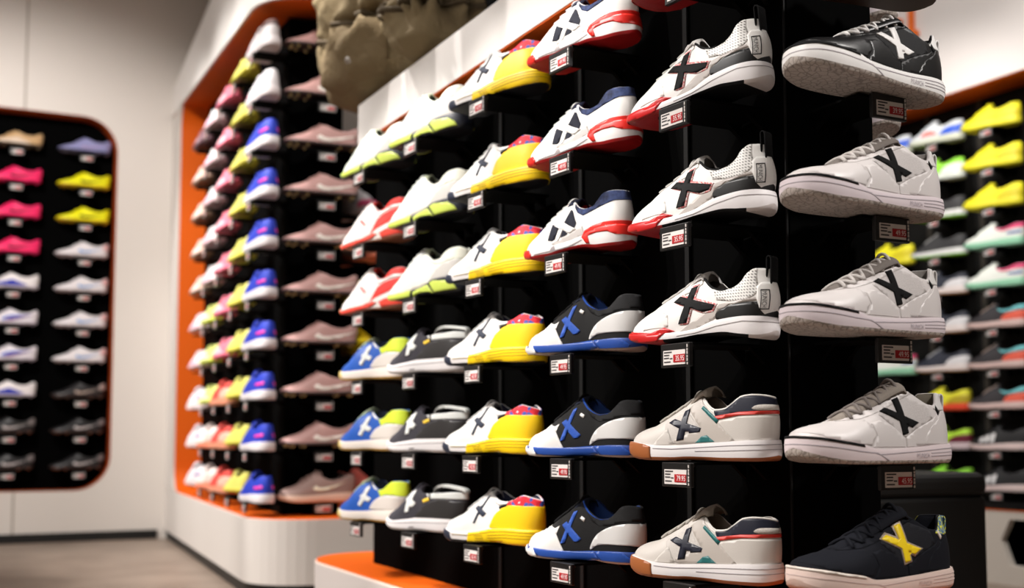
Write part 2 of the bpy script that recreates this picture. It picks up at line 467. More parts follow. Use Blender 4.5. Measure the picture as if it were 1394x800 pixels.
def text_on(sh, txt, m, surf, fn, eps=1.3, sides=(-1,)):
    """letters wrapped onto the shoe; fn maps (0..1, 0..1) of the word to (u, z)"""
    vs, fs = text_poly(txt); V = []; F = []
    for sd in sides:
        b = len(V)
        for a, c in vs:
            if sd > 0: a = a
            u, z = fn(a, c); V.append(sc(sh.pt(surf, th_of(u), z, sd, eps)))
        F += [tuple(q+b for q in f) for f in fs]
    me = mesh_of('lettering', V, F, m, None, False); me['on'] = surf; return me

class Design: pass
def make(sh, upper, lining=None, throat=.25, mid=None, out=None, tongue=None, tmat=None, laces=None, lmat=None, patches=(), extra=(), hi=True, outr=None, outm=None, oh=None):
    """returns list of (part name, mesh, label)"""
    NU, NV = (64, 14) if hi else (30, 8)
    P = [('upper', upper_mesh(sh, upper, NU, NV), None)]
    if lining: P.append(('lining', lining_mesh(sh, lining, throat+.06, 40 if hi else 18), None))
    o = sh.oh
    P.append(('midsole', sharp(sole_mesh(sh, mid, o, lambda u: 99, 72 if hi else 32, 7 if hi else 4, name='midsole')), None))
    P.append(('outsole', sharp(sole_mesh(sh, out, lambda u: 0, o, 72 if hi else 32, 2, name='outsole', ranges=outr, mats=outm)), None))
    if tongue:
        P.append(('tongue', tongue_mesh(sh, tmat or upper, tongue, 18 if hi else 8, 8 if hi else 4), None))
        if laces: P.append(('laces', laces_mesh(sh, lmat, tongue, *laces), None))
    for p in patches:
        nm, polys, m = p[0], p[1], p[2]; kw = dict(p[3]) if len(p) > 3 else {}
        lb = kw.pop('label', None)
        me = patch(sh, nm, polys, m, nth=56 if hi else 28, dz=5.0 if hi else 9.0, **kw)
        into = {'sole_line': 'midsole', 'tab_frame': 'heel_tab', 'cross_stitching': 'upper'}.get(nm)
        if into: join_into(next(q[1] for q in P if q[0] == into), me); continue
        for q in split_loose(me): P.append((nm, q, lb))
    for e in extra:
        if e[0] == 'lettering':
            join_into(next(q[1] for q in P if q[0] == ('heel_tab' if any(k[0] == 'heel_tab' and k[1].materials[0] == WHT for k in P) else 'midsole' if e[1].get('on') == 'sole' else 'upper')), e[1]); continue
        P.append(e if len(e) == 3 else (e[0], e[1], None))
    return P
USED = {}
def place(parts, loc, rz, name, label, cat, group, pitch=0):
    o = empty(name, loc, R(rz), label, cat, group); o.rotation_euler = (0, R(pitch), R(rz))
    for nm, me, lb in parts:
        c = put(nm, me, o)
        if lb: c['label'] = lb
    return o

# ================================================================= shoe designs (traced side views: u along the shoe, z in mm)
rub = lambda c, r=.45: mat(c, r, 'fine', 900, .08)
lea = lambda c, r=.42: mat(c, r, 'leather', 700, .16)
sue = lambda c: mat(c, .85, 'fine', 1400, .3, .2)
net = lambda c, c2: mat(c, .75, 'mesh', 900, .35, .3, 0, tuple((2*a+b)/3 for a, b in zip(c, c2)), 'fabric')
fab = lambda c: mat(c, .85, 'weave', 500, .4, .2)
BLK = mat((7, 7, 8), .7, 'fine', 900, .1, .2)
BLKF = fab((11, 11, 12))
WHT = lea((232, 230, 226)); WRUB = rub((236, 232, 232))
def cross(b1, b2): return [b1, b2]
def swoosh(u0, u1, z0, z1):
    S = [(.08,.62),(0,.42),(.01,.2),(.1,.05),(.25,.02),(.45,.15),(.75,.55),(1,.98),(.72,.66),(.5,.48),(.3,.36),(.18,.38),(.12,.48)]
    return [(u0+(u1-u0)*a, z0+(z1-z0)*b) for a, b in S]
D = {}
CREAM = lea((203, 197, 190)); CREAM2 = lea((188, 180, 172)); NAVY = lea((20, 24, 42))
# --- beige trainer, navy cross, gum toe
s = Shape(L=263, W=46, zs=[(0,29),(.1,28),(.22,24.5),(.39,23),(.56,26),(.74,29),(.9,31.5),(1,32)],
          zt=[(0,30),(.02,39),(.06,45.5),(.12,51),(.2,56),(.26,62),(.33,71),(.43,86),(.5,96),(.54,99),(.57,94),(.61,83),(.66,76),(.72,77),(.78,86),(.84,96),(.9,98),(1,93)],
          wt=[(0,0),(.18,0),(.22,6),(.3,12),(.43,16),(.54,19),(.58,25),(.66,30),(.78,29),(.9,22),(.96,13),(1,0)], hl=-1, hb=3)
t = [(.2,58,14),(.28,68,17),(.36,80,20),(.45,95,22),(.52,108,25),(.56,114,28),(.59,116,28)]
D['beige'] = make(s, CREAM, fab((120, 108, 96)), .22, WRUB, rub((150, 84, 44)), t, net((150, 140, 128), (120, 110, 100)), (.25, .49, 5, 2.3), fab((190, 184, 176)),
    [('mesh_panel', [[(.35,27),(.32,58),(.45,82),(.58,48),(.42,25)]], net((214, 208, 202), (170, 164, 158)), dict(eps=.3)),
     ('overlay', [[(.255,24),(.35,50),(.40,25)]], CREAM, dict(eps=.7)),
     ('overlay', [[(.47,81),(.55,97),(.575,88),(.805,31),(.72,28),(.56,26),(.42,25),(.40,31),(.575,50)]], CREAM2, dict(eps=.9)),
     ('side_accent', [[(.567,80),(.58,84),(.695,62),(.685,56)], [(.545,27),(.585,37),(.62,39),(.675,29)]], rub((28, 104, 104)), dict(eps=1.3, label='teal side accent')),
     ('collar', [[(.655,79),(.66,73),(.675,66),(.83,72),(1.01,74),(1.01,99),(.84,99),(.78,90),(.72,79.5)]], NAVY, dict(eps=.9, label='navy padded collar')),
     ('heel_line', [[(.655,68),(.67,62),(.83,69),(1.01,71),(1.01,76),(.83,74),(.67,68)]], rub((200, 48, 36)), dict(eps=1.2, label='thin red heel line')),
     ('heel_badge', [['c',(.90,79),(.93,84),(1.0,84),(1.0,77),(.93,76)]], net((214, 208, 200), (120, 110, 105)), dict(eps=1.5)),
     ('heel_counter', [[(.70,30),(.69,60),(.83,67),(1.01,69),(1.01,31),(.8,29)]], CREAM, dict(eps=.6)),
     ('cross_emblem', cross([(.352,58),(.388,64),(.58,50),(.572,44),(.5,42)], [(.448,76),(.484,80),(.468,32),(.42,30)]), NAVY, dict(eps=1.5, label='navy blue cross emblem')),
     ('toe_bumper', [[(-.01,2),(-.01,31),(.14,29),(.25,21),(.255,2)]], rub((160, 92, 46)), dict(surf='sole', eps=1.2, label='brown gum rubber toe bumper')),
     ('sole_line', [[(.27,19),(.4,18.2),(.56,20.5),(.74,23.5),(1.01,26),(1.01,25),(.74,22.5),(.56,19.5),(.4,17),(.27,18)], [(.55,15),(.75,16),(1.01,18.5),(1.01,17.7),(.75,15),(.55,14)]], rub((150, 145, 150)), dict(surf='sole', eps=.5, rim=.6))],
    [('collar_piping', (lambda B: (B.tube([sc((s.xat(u_of(q), s.zt(u_of(q))), -max(0, s.wt(u_of(q))-1.5), s.zt(u_of(q))+1.4)) for q in [th_of(.57)+(PI-.02-th_of(.57))*k/24 for k in range(25)]], .0016, 6), B.mesh('collar_piping', rub((236, 232, 226)), True))[1])(MB()))])
# --- white trainer, black cross, red toe, heel tab
s = Shape(L=263, W=46, zbot=[(0,16),(.04,10),(.12,4),(.22,1),(.33,0),(.45,2),(.6,7),(.72,8),(.85,3),(.94,0),(1,6)],
          zs=[(0,24),(.1,19),(.25,15),(.45,16),(.55,19),(.68,30),(.86,34),(1,31)],
          zt=[(0,25),(.02,33),(.06,42),(.12,51),(.17,57),(.255,66),(.33,74),(.40,83),(.5,96),(.54,99),(.58,97),(.62,87),(.66,80),(.715,75.5),(.78,78),(.84,87),(.886,100),(.93,106),(1,104)],
          wt=[(0,0),(.2,0),(.24,6),(.3,12),(.43,16),(.54,19),(.6,26),(.68,30),(.78,28),(.88,23),(.95,14),(1,0)], hl=-3, hb=7,
          oh=[(0,9),(.3,6),(.6,4),(1,6)])
t = [(.22,60,15),(.3,70,18),(.38,84,20),(.46,98,22),(.52,107,24),(.555,112,27),(.58,113,27)]
REDR = rub((196, 22, 24), .35)
PERF = mat((232, 230, 226), .42, None, 215, .2, .5, 0, (70, 68, 66), 'dots')
xe = [('pull_tab', loop_mesh(s, BLKF, .995, 92, 126, 10, 2.4, 3), 'black heel pull tab')]
xe.append(('collar_piping', (lambda B: (B.tube([sc((s.xat(u_of(q), s.zt(u_of(q))), -max(0, s.wt(u_of(q))-1.3), s.zt(u_of(q))+1.2)) for q in [th_of(.535)+(th_of(.74)-th_of(.535))*k/20 for k in range(21)]], .0022, 6), B.mesh('collar_piping', BLK, True))[1])(MB()), 'black collar piping'))
xe.append(('lettering', text_on(s, 'MUNICH', BLK, 'upper', lambda a, c: (.952+.018*c, 70-24*a), 2.6), None))
D['white_red'] = make(s, WHT, fab((60, 55, 52)), .24, WRUB, BLK, t, fab((205, 202, 198)), (.27, .5, 5, 2.2), fab((215, 212, 208)),
    [('collar_panel', [[(.69,62),(.66,80),(.72,79),(.78,81),(.84,90),(.89,103),(.94,107),(.935,70),(.89,60),(.79,58)]], PERF, dict(eps=.6, label='perforated white collar panel')),
     ('toe_cap', [[(.18,22),(.26,24),(.37,25),(.36,44),(.3,54),(.2,48)]], WHT, dict(eps=.5)),
     ('side_overlay', [[(.42,12),(.50,26),(.62,45),(.675,54),(.80,59),(.92,62),(.93,57),(.78,54),(.70,43),(.685,33),(.56,17)]], lea((188, 180, 174)), dict(eps=.6, label='pale grey side overlay')),
     ('heel_counter', [['c',(.69,36),(.705,44),(.80,53),(.93,55),(1.02,50),(1.02,30),(.86,31),(.72,29)]], mat((9, 9, 10), .4, 'fine', 900, .1), dict(eps=1.1, label='black heel counter')),
     ('heel_tab', [[(.925,60),(.93,78),(.955,84),(1.02,84),(1.02,44),(.97,36),(.945,44)]], WHT, dict(eps=1.8)),
     ('tab_frame', [[(.945,73),(.982,73),(.982,71.5),(.945,71.5)],[(.945,44.5),(.982,44.5),(.982,43),(.945,43)],[(.945,73),(.948,73),(.948,43),(.945,43)],[(.979,73),(.982,73),(.982,43),(.979,43)]], BLK, dict(eps=2.2, rim=.5)),
     ('eyestay', [[(.42,82),(.54,103),(.575,99),(.58,90),(.50,79),(.44,74)]], WHT, dict(eps=.9)),
     ('cross_stitching', [[(.50,89),(.556,91),(.508,27),(.45,27)], [(.40,62),(.435,76.5),(.70,56),(.675,44),(.61,42.5)]], mat((212, 120, 120), .8, None, 400, .2, .3, 0, (232, 226, 222), 'speck'), dict(eps=1.0, label='red stitched outline of the cross')),
     ('cross_emblem', cross([(.386,64),(.423,73),(.682,55),(.664,47),(.60,45)], [(.494,85),(.543,88),(.494,29.5),(.440,28.5)]), BLK, dict(eps=1.5, label='black cross emblem')),
     ('toe_bumper', [[(-.01,0),(-.01,26),(.10,21),(.25,17),(.35,24),(.42,18),(.33,12)]], REDR, dict(surf='upper', eps=2.4, label='red rubber toe bumper')),
     ('toe_rand', [[(-.01,17),(-.01,26),(.1,20),(.25,16),(.36,16),(.31,5),(.29,2.5),(.2,3),(.12,6),(.04,12)]], REDR, dict(surf='sole', eps=1.0, label='red toe rand')),
     ('sole_line', [[(.44,10),(.56,13.5),(.70,22),(.86,27),(1.01,24),(1.01,23),(.86,25.8),(.70,20.8),(.56,12.4),(.44,9)]], rub((150, 144, 144)), dict(surf='sole', eps=.5, rim=.6))],
    xe, outr=[(0,.36),(.36,.90),(.90,1.01)], outm=[mat((150, 14, 16), .5, 'leather', 200, .5), BLK, rub((205, 196, 192))])
# --- low court trainer with the big cross (end panel)
def court(upper, lin_, lace, tng, crossm, sole, stripe, tabm, name, edge=None, out=None, meshm=None, soletxt=True, heel2=None):
    s = Shape(L=277, W=50, zbot=[(0,13),(.03,8),(.1,3.5),(.2,.5),(.4,0),(.6,0),(.93,0),(1,2)],
          zs=[(0,40.5),(.05,38.5),(.15,33.5),(.27,28),(.31,24),(.36,21.5),(.45,21),(.66,23.5),(.85,27.5),(1,29)],
          zt=[(0,41),(.02,46.5),(.06,52),(.12,56),(.2,60),(.28,66),(.36,74),(.46,85),(.56,96),(.64,104.5),(.67,106),(.70,101),(.75,92),(.81,85),(.86,84),(.895,92),(.93,103),(1,104)],
          wt=[(0,0),(.2,0),(.25,7),(.33,12),(.45,15),(.58,18),(.67,20),(.72,26),(.8,29),(.88,25),(.94,17),(1,0)], hl=-9, hb=4, k=(.35,.65))
    t = [(.22,64,15),(.3,74,18),(.40,88,20),(.5,101,22),(.58,112,24),(.645,120,25),(.69,119,24)]
    X1 = [(.452,75),(.495,80.5),(.705,59.5),(.657,52)]; X2 = [(.562,92),(.604,96),(.622,44),(.578,41)]
    ps = [('mesh_panel', [[(.435,70),(.5,84),(.63,100),(.80,84),(.82,66),(.73,55),(.60,38),(.56,42)]], meshm or upper, dict(eps=.3)),
          ('eyestay', [[(.22,61),(.24,66),(.36,78),(.5,93),(.60,104),(.68,109),(.70,102),(.62,93),(.5,79),(.42,72),(.32,64)]], upper, dict(eps=.6)),
          ('vamp', [[(.09,37),(.33,26),(.37,40),(.36,55),(.33,63),(.24,61),(.12,58),(.05,54),(.01,46)]], upper, dict(eps=.35)),
          ('side_overlay', [[(.34,24),(.38,40),(.36,58),(.42,62),(.50,56),(.56,44),(.585,38),(.59,24)]], upper, dict(eps=.5)),
          ('quarter', [[(.60,24),(.60,38),(.725,55),(.83,66),(.86,72),(.9,60),(.92,28)]], upper, dict(eps=.6)),
          ('heel_counter', [[(.73,27),(.755,42),(.80,54),(.87,66),(.905,79),(1.02,79),(1.02,28)]], heel2 or upper, dict(eps=.7)),
          ('heel_tab', [[(.845,80),(.88,92),(.905,104),(1.02,107),(1.02,80),(.9,77)]], tabm, dict(eps=1.0)),
          ('toe_stripe', [[(-.01,40.2),(.05,38.2),(.15,33.2),(.27,27.8),(.275,24.6),(.15,29.8),(.05,34.9),(-.01,37)]], stripe, dict(surf='sole', eps=1.0)),
          ('cross_emblem', [X1, X2], crossm, dict(eps=1.6))]
    ps.insert(-1, ('side_label', [[(.858,81),(.872,85),(.886,75),(.872,71)]], stripe, dict(eps=1.5)))
    if edge: ps.insert(-1, ('cross_edging', [[(.44,75),(.495,84),(.72,60),(.655,49)], [(.55,92),(.612,99.5),(.632,42),(.57,38)]], edge, dict(eps=1.2)))
    ln = rub((168, 160, 166)) if soletxt else rub((200, 180, 175))
    ps += [('sole_line', [[(-.01,29),(.1,25.5),(.25,19),(.36,16.5),(.37,14),(.66,18),(.85,22),(1.01,23.5),(1.01,22.3),(.85,20.8),(.66,16.8),(.38,12.8),(.35,15.2),(.25,17.8),(.1,24.2),(-.01,27.8)], [(.76,15.5),(1.01,18.3),(1.01,17.5),(.76,14.6)], [(.76,11),(1.01,13.2),(1.01,12.4),(.76,10.1)],[(.38,13),(.35,16),(.36,16.5),(.45,5),(.44,4.6)]], ln, dict(surf='sole', eps=.5, rim=.6))]
    ex = [('lettering', text_on(s, 'MUNICH', ln, 'sole', lambda a, c: (.655+.09*a, 8.5+6.5*c), .9), None)]
    ex.append(('heel_loop', loop_mesh(s, tabm, 1.0, 84, 104, 8, 2, 2), None))
    return s, make(s, upper, lin_, .24, sole, out or mat((178, 168, 160), .6, None, 90, .3, .5, 0, (138, 129, 122), 'hex'), t, tng, (.28, .62, 6, 2.6), lace, ps, ex)
HEXO = mat((182, 172, 164), .6, None, 95, .3, .5, 0, (138, 129, 122), 'hex')
GW = lea((204, 198, 196)); GWM = net((200, 194, 192), (160, 155, 153))
TABW = rub((206, 203, 200))
PSOLE = rub((216, 204, 208))
sF, D['court_pale'] = court(GW, fab((150, 145, 140)), fab((196, 190, 186)), net((120, 112, 106), (88, 82, 78)), BLKF, PSOLE, BLK, TABW, '', None, HEXO, GWM)
_, D['court_grey_laced'] = court(GW, fab((130, 122, 108)), fab((120, 112, 108)), fab((140, 131, 122)), BLKF, rub((218, 204, 206)), BLK, TABW, '', None, HEXO, GWM)
BKL = lea((15, 15, 16), .38)
_, D['court_black'] = court(BKL, BLKF, fab((225, 222, 220)), BKL, lea((226, 224, 222)), rub((232, 230, 228)), BLK, rub((220, 218, 216)), '', None, HEXO, net((24, 24, 26), (14, 14, 15)))
_, D['court_brown_sole'] = court(BKL, BLKF, fab((225, 222, 220)), BKL, lea((226, 224, 222)), rub((232, 230, 228)), BLK, rub((220, 218, 216)), '', None, rub((66, 40, 26)), None)
NVS = sue((12, 14, 22))
_, D['court_navy'] = court(NVS, fab((14, 16, 25)), fab((14, 16, 24)), NVS, lea((240, 208, 20)), rub((222, 200, 190)), rub((216, 206, 196)), mat((70, 110, 150), .6, None, 260, .2, .4, 0, (225, 225, 40), 'speck'), '', lea((150, 135, 120)), rub((196, 170, 158)), net((13, 15, 24), (9, 10, 16)), soletxt=False)
# --- black trainer with white toe and heel, blue cross and sole
s = Shape(L=264, W=46, zbot=[(0,12),(.04,7),(.12,2),(.22,0),(.4,0),(.55,3),(.68,4),(.8,1),(.93,0),(1,4)],
          zs=[(0,20),(.1,18),(.2,17),(.43,16),(.69,20),(.85,22),(1,20)],
          zt=[(0,21),(.02,31),(.06,42),(.12,47),(.18,53),(.25,62),(.33,75),(.42,90),(.5,104),(.54,107),(.57,100),(.61,90),(.66,82),(.72,76),(.79,78),(.84,88),(.89,99),(.93,101),(1,98)],
          wt=[(0,0),(.2,0),(.24,6),(.3,11),(.43,15),(.53,18),(.58,24),(.68,29),(.8,27),(.9,21),(.96,12),(1,0)], hl=-2, hb=3, oh=[(0,4),(1,4)])
t = [(.22,58,15),(.3,73,18),(.38,87,20),(.45,101,22),(.51,111,23),(.55,113,23)]
BLU = rub((30, 70, 150), .35); BLU2 = fab((34, 76, 166))
DBK = net((11, 11, 12), (6, 6, 6))
ex = []
D['black_blue'] = make(s, DBK, fab((44, 70, 130)), .24, rub((30, 60, 130), .4), rub((176, 160, 150)), t, fab((30, 34, 48)), (.28, .5, 5, 2.2), fab((24, 24, 26)),
    [('toe_cap', [[(-.01,16),(-.01,40),(.06,50),(.15,54),(.26,60),(.34,55),(.375,60),(.36,45),(.435,15),(.2,12)]], lea((222, 220, 216)), dict(eps=1.0, label='white toe cap')),
     ('heel_counter', [['c',(.655,22),(.665,34),(.71,50),(.80,63),(.915,70),(.99,70),(1.03,68),(1.03,34),(.93,33),(.80,33),(.71,30)]], lea((205, 204, 202)), dict(eps=1.0, label='pale grey heel counter')),
     ('collar', [[(.62,93),(.66,84),(.72,79),(.79,81),(.84,91),(.89,103),(1.02,103),(1.02,76),(.9,74),(.80,66),(.72,64),(.65,72),(.60,86)]], net((18, 18, 20), (8, 8, 8)), dict(eps=.5)),
     ('collar_edge', [[(.545,112),(.575,102),(.61,92),(.66,84.5),(.72,78.5),(.79,80.5),(.79,77.5),(.72,75),(.66,80),(.605,87),(.565,97),(.535,106)]], BLU2, dict(eps=1.0, label='blue collar edge')),
     ('cross_emblem', cross([(.397,62),(.43,68.5),(.572,40),(.55,35),(.515,34)], [(.474,86),(.508,89),(.438,31),(.404,29)]), mat((42, 90, 190), .55, 'weave', 350, .5), dict(eps=1.5, label='blue cross emblem')),
     ('sole_panel', [[(.16,17.5),(.28,15.5),(.50,17),(.685,20.5),(.73,6),(.62,3),(.49,2),(.28,3),(.19,6)], [(.70,20),(.91,21),(.96,9),(.95,4),(.74,5)]], BLU, dict(surf='sole', eps=1.3, label='blue side of the sole')),
     ('side_label', [[(.545,76),(.558,80),(.59,76),(.582,70)]], rub((226, 224, 220)), dict(eps=1.4, label='small white side label')),
     ('toe_bumper', [[(-.01,7),(-.01,21),(.06,20),(.10,12),(.13,18),(.165,17),(.20,6),(.2,2),(.06,4)]], lea((226, 224, 220)), dict(surf='sole', eps=1.5))],
    ex)
# --- white trainer with navy panels and red sole trim
s = Shape(L=254, W=46, zbot=[(0,14),(.04,9),(.12,3),(.22,0),(.36,0),(.5,4),(.65,6),(.8,1),(.93,0),(1,4)],
          zs=[(0,24),(.1,20),(.25,18),(.4,18),(.52,21),(.65,27),(.75,34),(.88,38),(1,36)],
          zt=[(0,26),(.02,34),(.06,43),(.12,51),(.2,60),(.27,70),(.35,82),(.42,92),(.49,99),(.53,99),(.57,91),(.62,82),(.68,78),(.745,80),(.80,91),(.85,101),(.9,103),(1,100)],
          wt=[(0,0),(.18,0),(.22,6),(.3,11),(.43,15),(.52,18),(.57,24),(.66,29),(.8,27),(.9,21),(.96,12),(1,0)], hl=-1, hb=3, oh=[(0,7),(.5,5),(1,6)])
t = [(.2,58,15),(.28,70,18),(.36,84,20),(.44,98,22),(.51,107,23),(.55,108,22)]
NVM = net((22, 26, 44), (12, 14, 26)); RED = rub((222, 40, 30), .35)
ex = [('lettering', text_on(s, 'X', NVM, 'upper', lambda a, c: (.545+.03*a, 68+7*c), 1.4), None)]
D['white_navy'] = make(s, WHT, fab((200, 50, 60)), .22, rub((232, 228, 226)), rub((160, 18, 20)), t, fab((40, 44, 66)), (.25, .48, 5, 2.3), fab((232, 230, 228)),
    [('side_panel', [[(.345,30),(.372,60),(.44,53),(.405,27)], [(.475,47),(.525,37),(.46,27)], [(.525,84),(.55,80),(.60,54),(.585,44),(.48,60)]], NVM, dict(eps=.8, label='navy mesh side panels')),
     ('strap', [[(.395,65),(.41,68),(.60,43),(.54,37),(.395,56)]], WHT, dict(eps=1.4)),
     ('side_bar', [[(.44,30),(.47,52),(.485,51),(.45,27),(.425,25)]], WHT, dict(eps=1.3)),
     ('side_overlay', [[(.38,22),(.40,28),(.53,34),(.66,46),(.68,30),(.55,20),(.41,16)]], lea((196, 190, 186)), dict(eps=1.0)),
     ('collar', [[(.555,97),(.58,88),(.66,80),(.745,83),(.80,94),(.85,105),(1.02,105),(1.02,84),(.93,84),(.85,78),(.76,72),(.66,66),(.60,74),(.565,86)]], mat((60, 74, 118), .8, 'fine', 500, .4, .3, 0, (20, 24, 44), 'mottle'), dict(eps=.8, label='speckled navy collar')),
     ('heel_clip', [[(.665,26),(.69,36),(.76,42),(.87,46),(1.02,45),(1.02,22),(.94,24),(.88,31),(.80,33),(.71,30),(.72,12),(.69,13)]], RED, dict(surf='upper', eps=2.2, label='red heel clip')),
     ('heel_clip', [[(.665,24),(.685,36),(.76,40),(.88,42),(1.01,42),(1.01,18),(.94,20),(.885,27),(.80,28),(.72,25),(.735,10),(.705,11)]], RED, dict(surf='sole', eps=1.0, label='red heel clip')),
     ('toe_bumper', [[(-.01,3),(-.01,27),(.06,27),(.14,24),(.19,10),(.17,1)]], RED, dict(surf='sole', eps=1.1, label='red toe bumper')),
     ('sole_line', [[(.22,8),(.38,9),(.40,17),(.42,17),(.43,9),(.55,12),(.66,20),(.67,18.5),(.56,10.5),(.43,7),(.38,7),(.22,6)]], rub((150, 140, 140)), dict(surf='sole', eps=.6, rim=.6))],
    ex)
# --- white trainer with yellow heel and sole
s = Shape(L=270, W=46, zbot=[(0,14),(.04,9),(.12,3),(.22,0),(.4,0),(.55,3),(.68,4),(.8,1),(.93,0),(1,3)],
          zs=[(0,26),(.1,23.5),(.24,20),(.375,21),(.5,26),(.59,31),(.73,34),(.95,32),(1,32)],
          zt=[(0,28),(.02,38),(.06,45),(.12,51),(.18,57),(.27,67),(.34,79),(.43,93),(.5,104),(.535,107),(.565,101),(.61,94),(.66,89),(.72,87.5),(.78,91),(.84,98),(.88,102),(.94,98),(1,91)],
          wt=[(0,0),(.2,0),(.24,6),(.3,11),(.43,15),(.53,18),(.58,24),(.68,29),(.8,27),(.9,21),(.96,12),(1,0)], hl=0, hb=3)
t = [(.22,60,15),(.28,71,18),(.36,86,20),(.43,99,22),(.49,109,23),(.53,112,22)]
YEL = lea((244, 200, 8)); YRUB = rub((244, 206, 10), .4)
lnY = rub((150, 120, 20))
D['white_yellow'] = make(s, WHT, fab((40, 44, 66)), .24, rub((232, 228, 226)), mat((16, 18, 24), .5, 'fine', 400, .3), t, fab((216, 214, 212)), (.28, .49, 5, 2.2), fab((214, 212, 210)),
    [('collar', [[(.735,80),(.74,92),(.78,94),(.84,101),(.88,105),(.94,101),(1.02,94),(1.02,76),(.88,78)]], mat((200, 20, 40), .6, None, 110, .2, .4, 0, (215, 30, 50), 'paisley'), dict(eps=.7, label='red and blue patterned collar')),
     ('collar_band', [[(.535,108),(.57,104),(.61,97),(.66,92),(.73,91),(.735,84),(.66,80),(.615,85),(.575,95)]], WHT, dict(eps=1.0)),
     ('side_bar', [[(.655,78),(.735,84),(.735,79),(.665,73)]], BLK, dict(eps=1.2)),
     ('heel_counter', [['c',(.585,33),(.59,46),(.62,61),(.67,71),(.74,80.5),(.88,81),(1.03,76),(1.03,33),(.73,34)]], YEL, dict(eps=1.1, label='yellow heel counter')),
     ('cross_emblem', cross([(.40,72),(.428,78),(.528,63),(.50,55),(.487,56)], [(.512,97),(.536,100),(.50,84),(.458,64),(.425,41),(.408,41),(.436,63)]), mat((38, 46, 66), .5, 'weave', 350, .4), dict(eps=1.5, label='dark blue cross emblem')),
     ('sole_panel', [[(.37,1.5),(.38,22),(.5,27),(.59,31),(.73,34.5),(1.01,33),(1.01,4.5),(.93,1.5),(.8,2.5),(.68,5.5),(.55,4.5)]], YRUB, dict(surf='sole', eps=.9, label='yellow rear of the sole')),
     ('toe_bumper', [[(-.01,2),(-.01,27),(.05,25),(.10,23),(.17,19),(.20,1)]], mat((34, 42, 62), .5, 'fine', 500, .3), dict(surf='sole', eps=1.2, label='navy toe bumper')),
     ('sole_line', [[(.2,15.5),(.38,16),(.59,25.5),(.73,28.5),(1.01,27),(1.01,26),(.73,27.3),(.59,24.3),(.38,14.8),(.2,14.3)], [(.56,18),(.73,22),(1.01,21),(1.01,20.2),(.73,21),(.57,17)], [(.56,13),(.73,16),(1.01,15),(1.01,14.2),(.73,15),(.57,12)], [(.44,15.5),(.52,17.5),(.52,16.3),(.44,14.3)], [(.44,5),(.53,7),(.53,5),(.44,3)]], lnY, dict(surf='sole', eps=1.3, rim=.6))],
    [('lettering', text_on(s, 'MUNICH', lnY, 'sole', lambda a, c: (.455+.07*a, 7.5+1.5*a+5*c), 1.5), None)])
# --- white runner with lime sole blocks
def runner_shape(top=0, **k):
    d = dict(L=270, W=46, zbot=[(0,15),(.04,10),(.12,4),(.22,0),(.36,0),(.5,2),(.62,3),(.75,1),(.93,1),(1,8)],
          zs=[(0,21),(.1,18),(.25,16),(.45,19),(.58,25),(.66,34),(.8,38),(1,37)],
          zt=[(0,26),(.02,35),(.06,44),(.12,53),(.2,65),(.27,79),(.33,93),(.40,106),(.47,115),(.52,114),(.56,105),(.62,93),(.68,84),(.74,85),(.80,97),(.86,106),(.93,108),(.98,103),(1,98)],
          wt=[(0,0),(.18,0),(.22,6),(.3,11),(.42,15),(.5,18),(.57,24),(.66,29),(.8,27),(.9,21),(.96,12),(1,0)], hl=5, hb=3, oh=[(0,5),(.5,4),(1,5)])
    d.update(k); return Shape(**d)
s = runner_shape()
t = [(.2,62,15),(.28,82,18),(.36,100,20),(.44,113,22),(.5,121,22),(.54,122,20)]
LIME = rub((206, 224, 96), .4)
D['white_lime'] = make(s, mat((230, 234, 222), .6, 'mesh', 420, .3), fab((40, 52, 34)), .22, rub((26, 30, 44)), rub((20, 22, 28)), t, fab((214, 222, 190)), (.26, .47, 5, 2.2), fab((228, 230, 222)),
    [('heel_counter', [[(.62,34),(.66,46),(.72,62),(.82,74),(.91,77),(1.02,74),(1.02,38),(.8,38)]], lea((206, 202, 196)), dict(eps=.8)),
     ('side_overlay', [[(.33,17),(.39,24),(.5,28),(.61,33),(.65,28),(.5,18)]], lea((186, 178, 166)), dict(eps=.9)),
     ('eyestay', [[(.34,86),(.40,106),(.48,118),(.53,112),(.50,98),(.42,84)]], lea((214, 216, 214)), dict(eps=.8)),
     ('collar', [[(.53,112),(.57,104),(.62,96),(.68,87),(.74,88),(.80,100),(.87,109),(1.02,108),(1.02,78),(.9,80),(.8,74),(.7,74),(.6,86)]], mat((236, 236, 220), .6, 'mesh', 420, .2), dict(eps=.7)),
     ('sole_block', [[(.10,14),(.2,14.5),(.44,17),(.42,3),(.2,1),(.12,4)], [(.46,12),(.50,17),(.63,26),(.695,4),(.63,9),(.55,10),(.46,2)], [(.65,29),(.70,33),(.87,28),(.93,16),(.95,6),(.71,5)]], LIME, dict(surf='sole', eps=1.8, label='lime green sole blocks')),
     ('toe_bumper', [[(-.01,8),(-.01,24),(.05,22),(.09,16),(.08,6)]], rub((150, 196, 190)), dict(surf='sole', eps=1.0))])
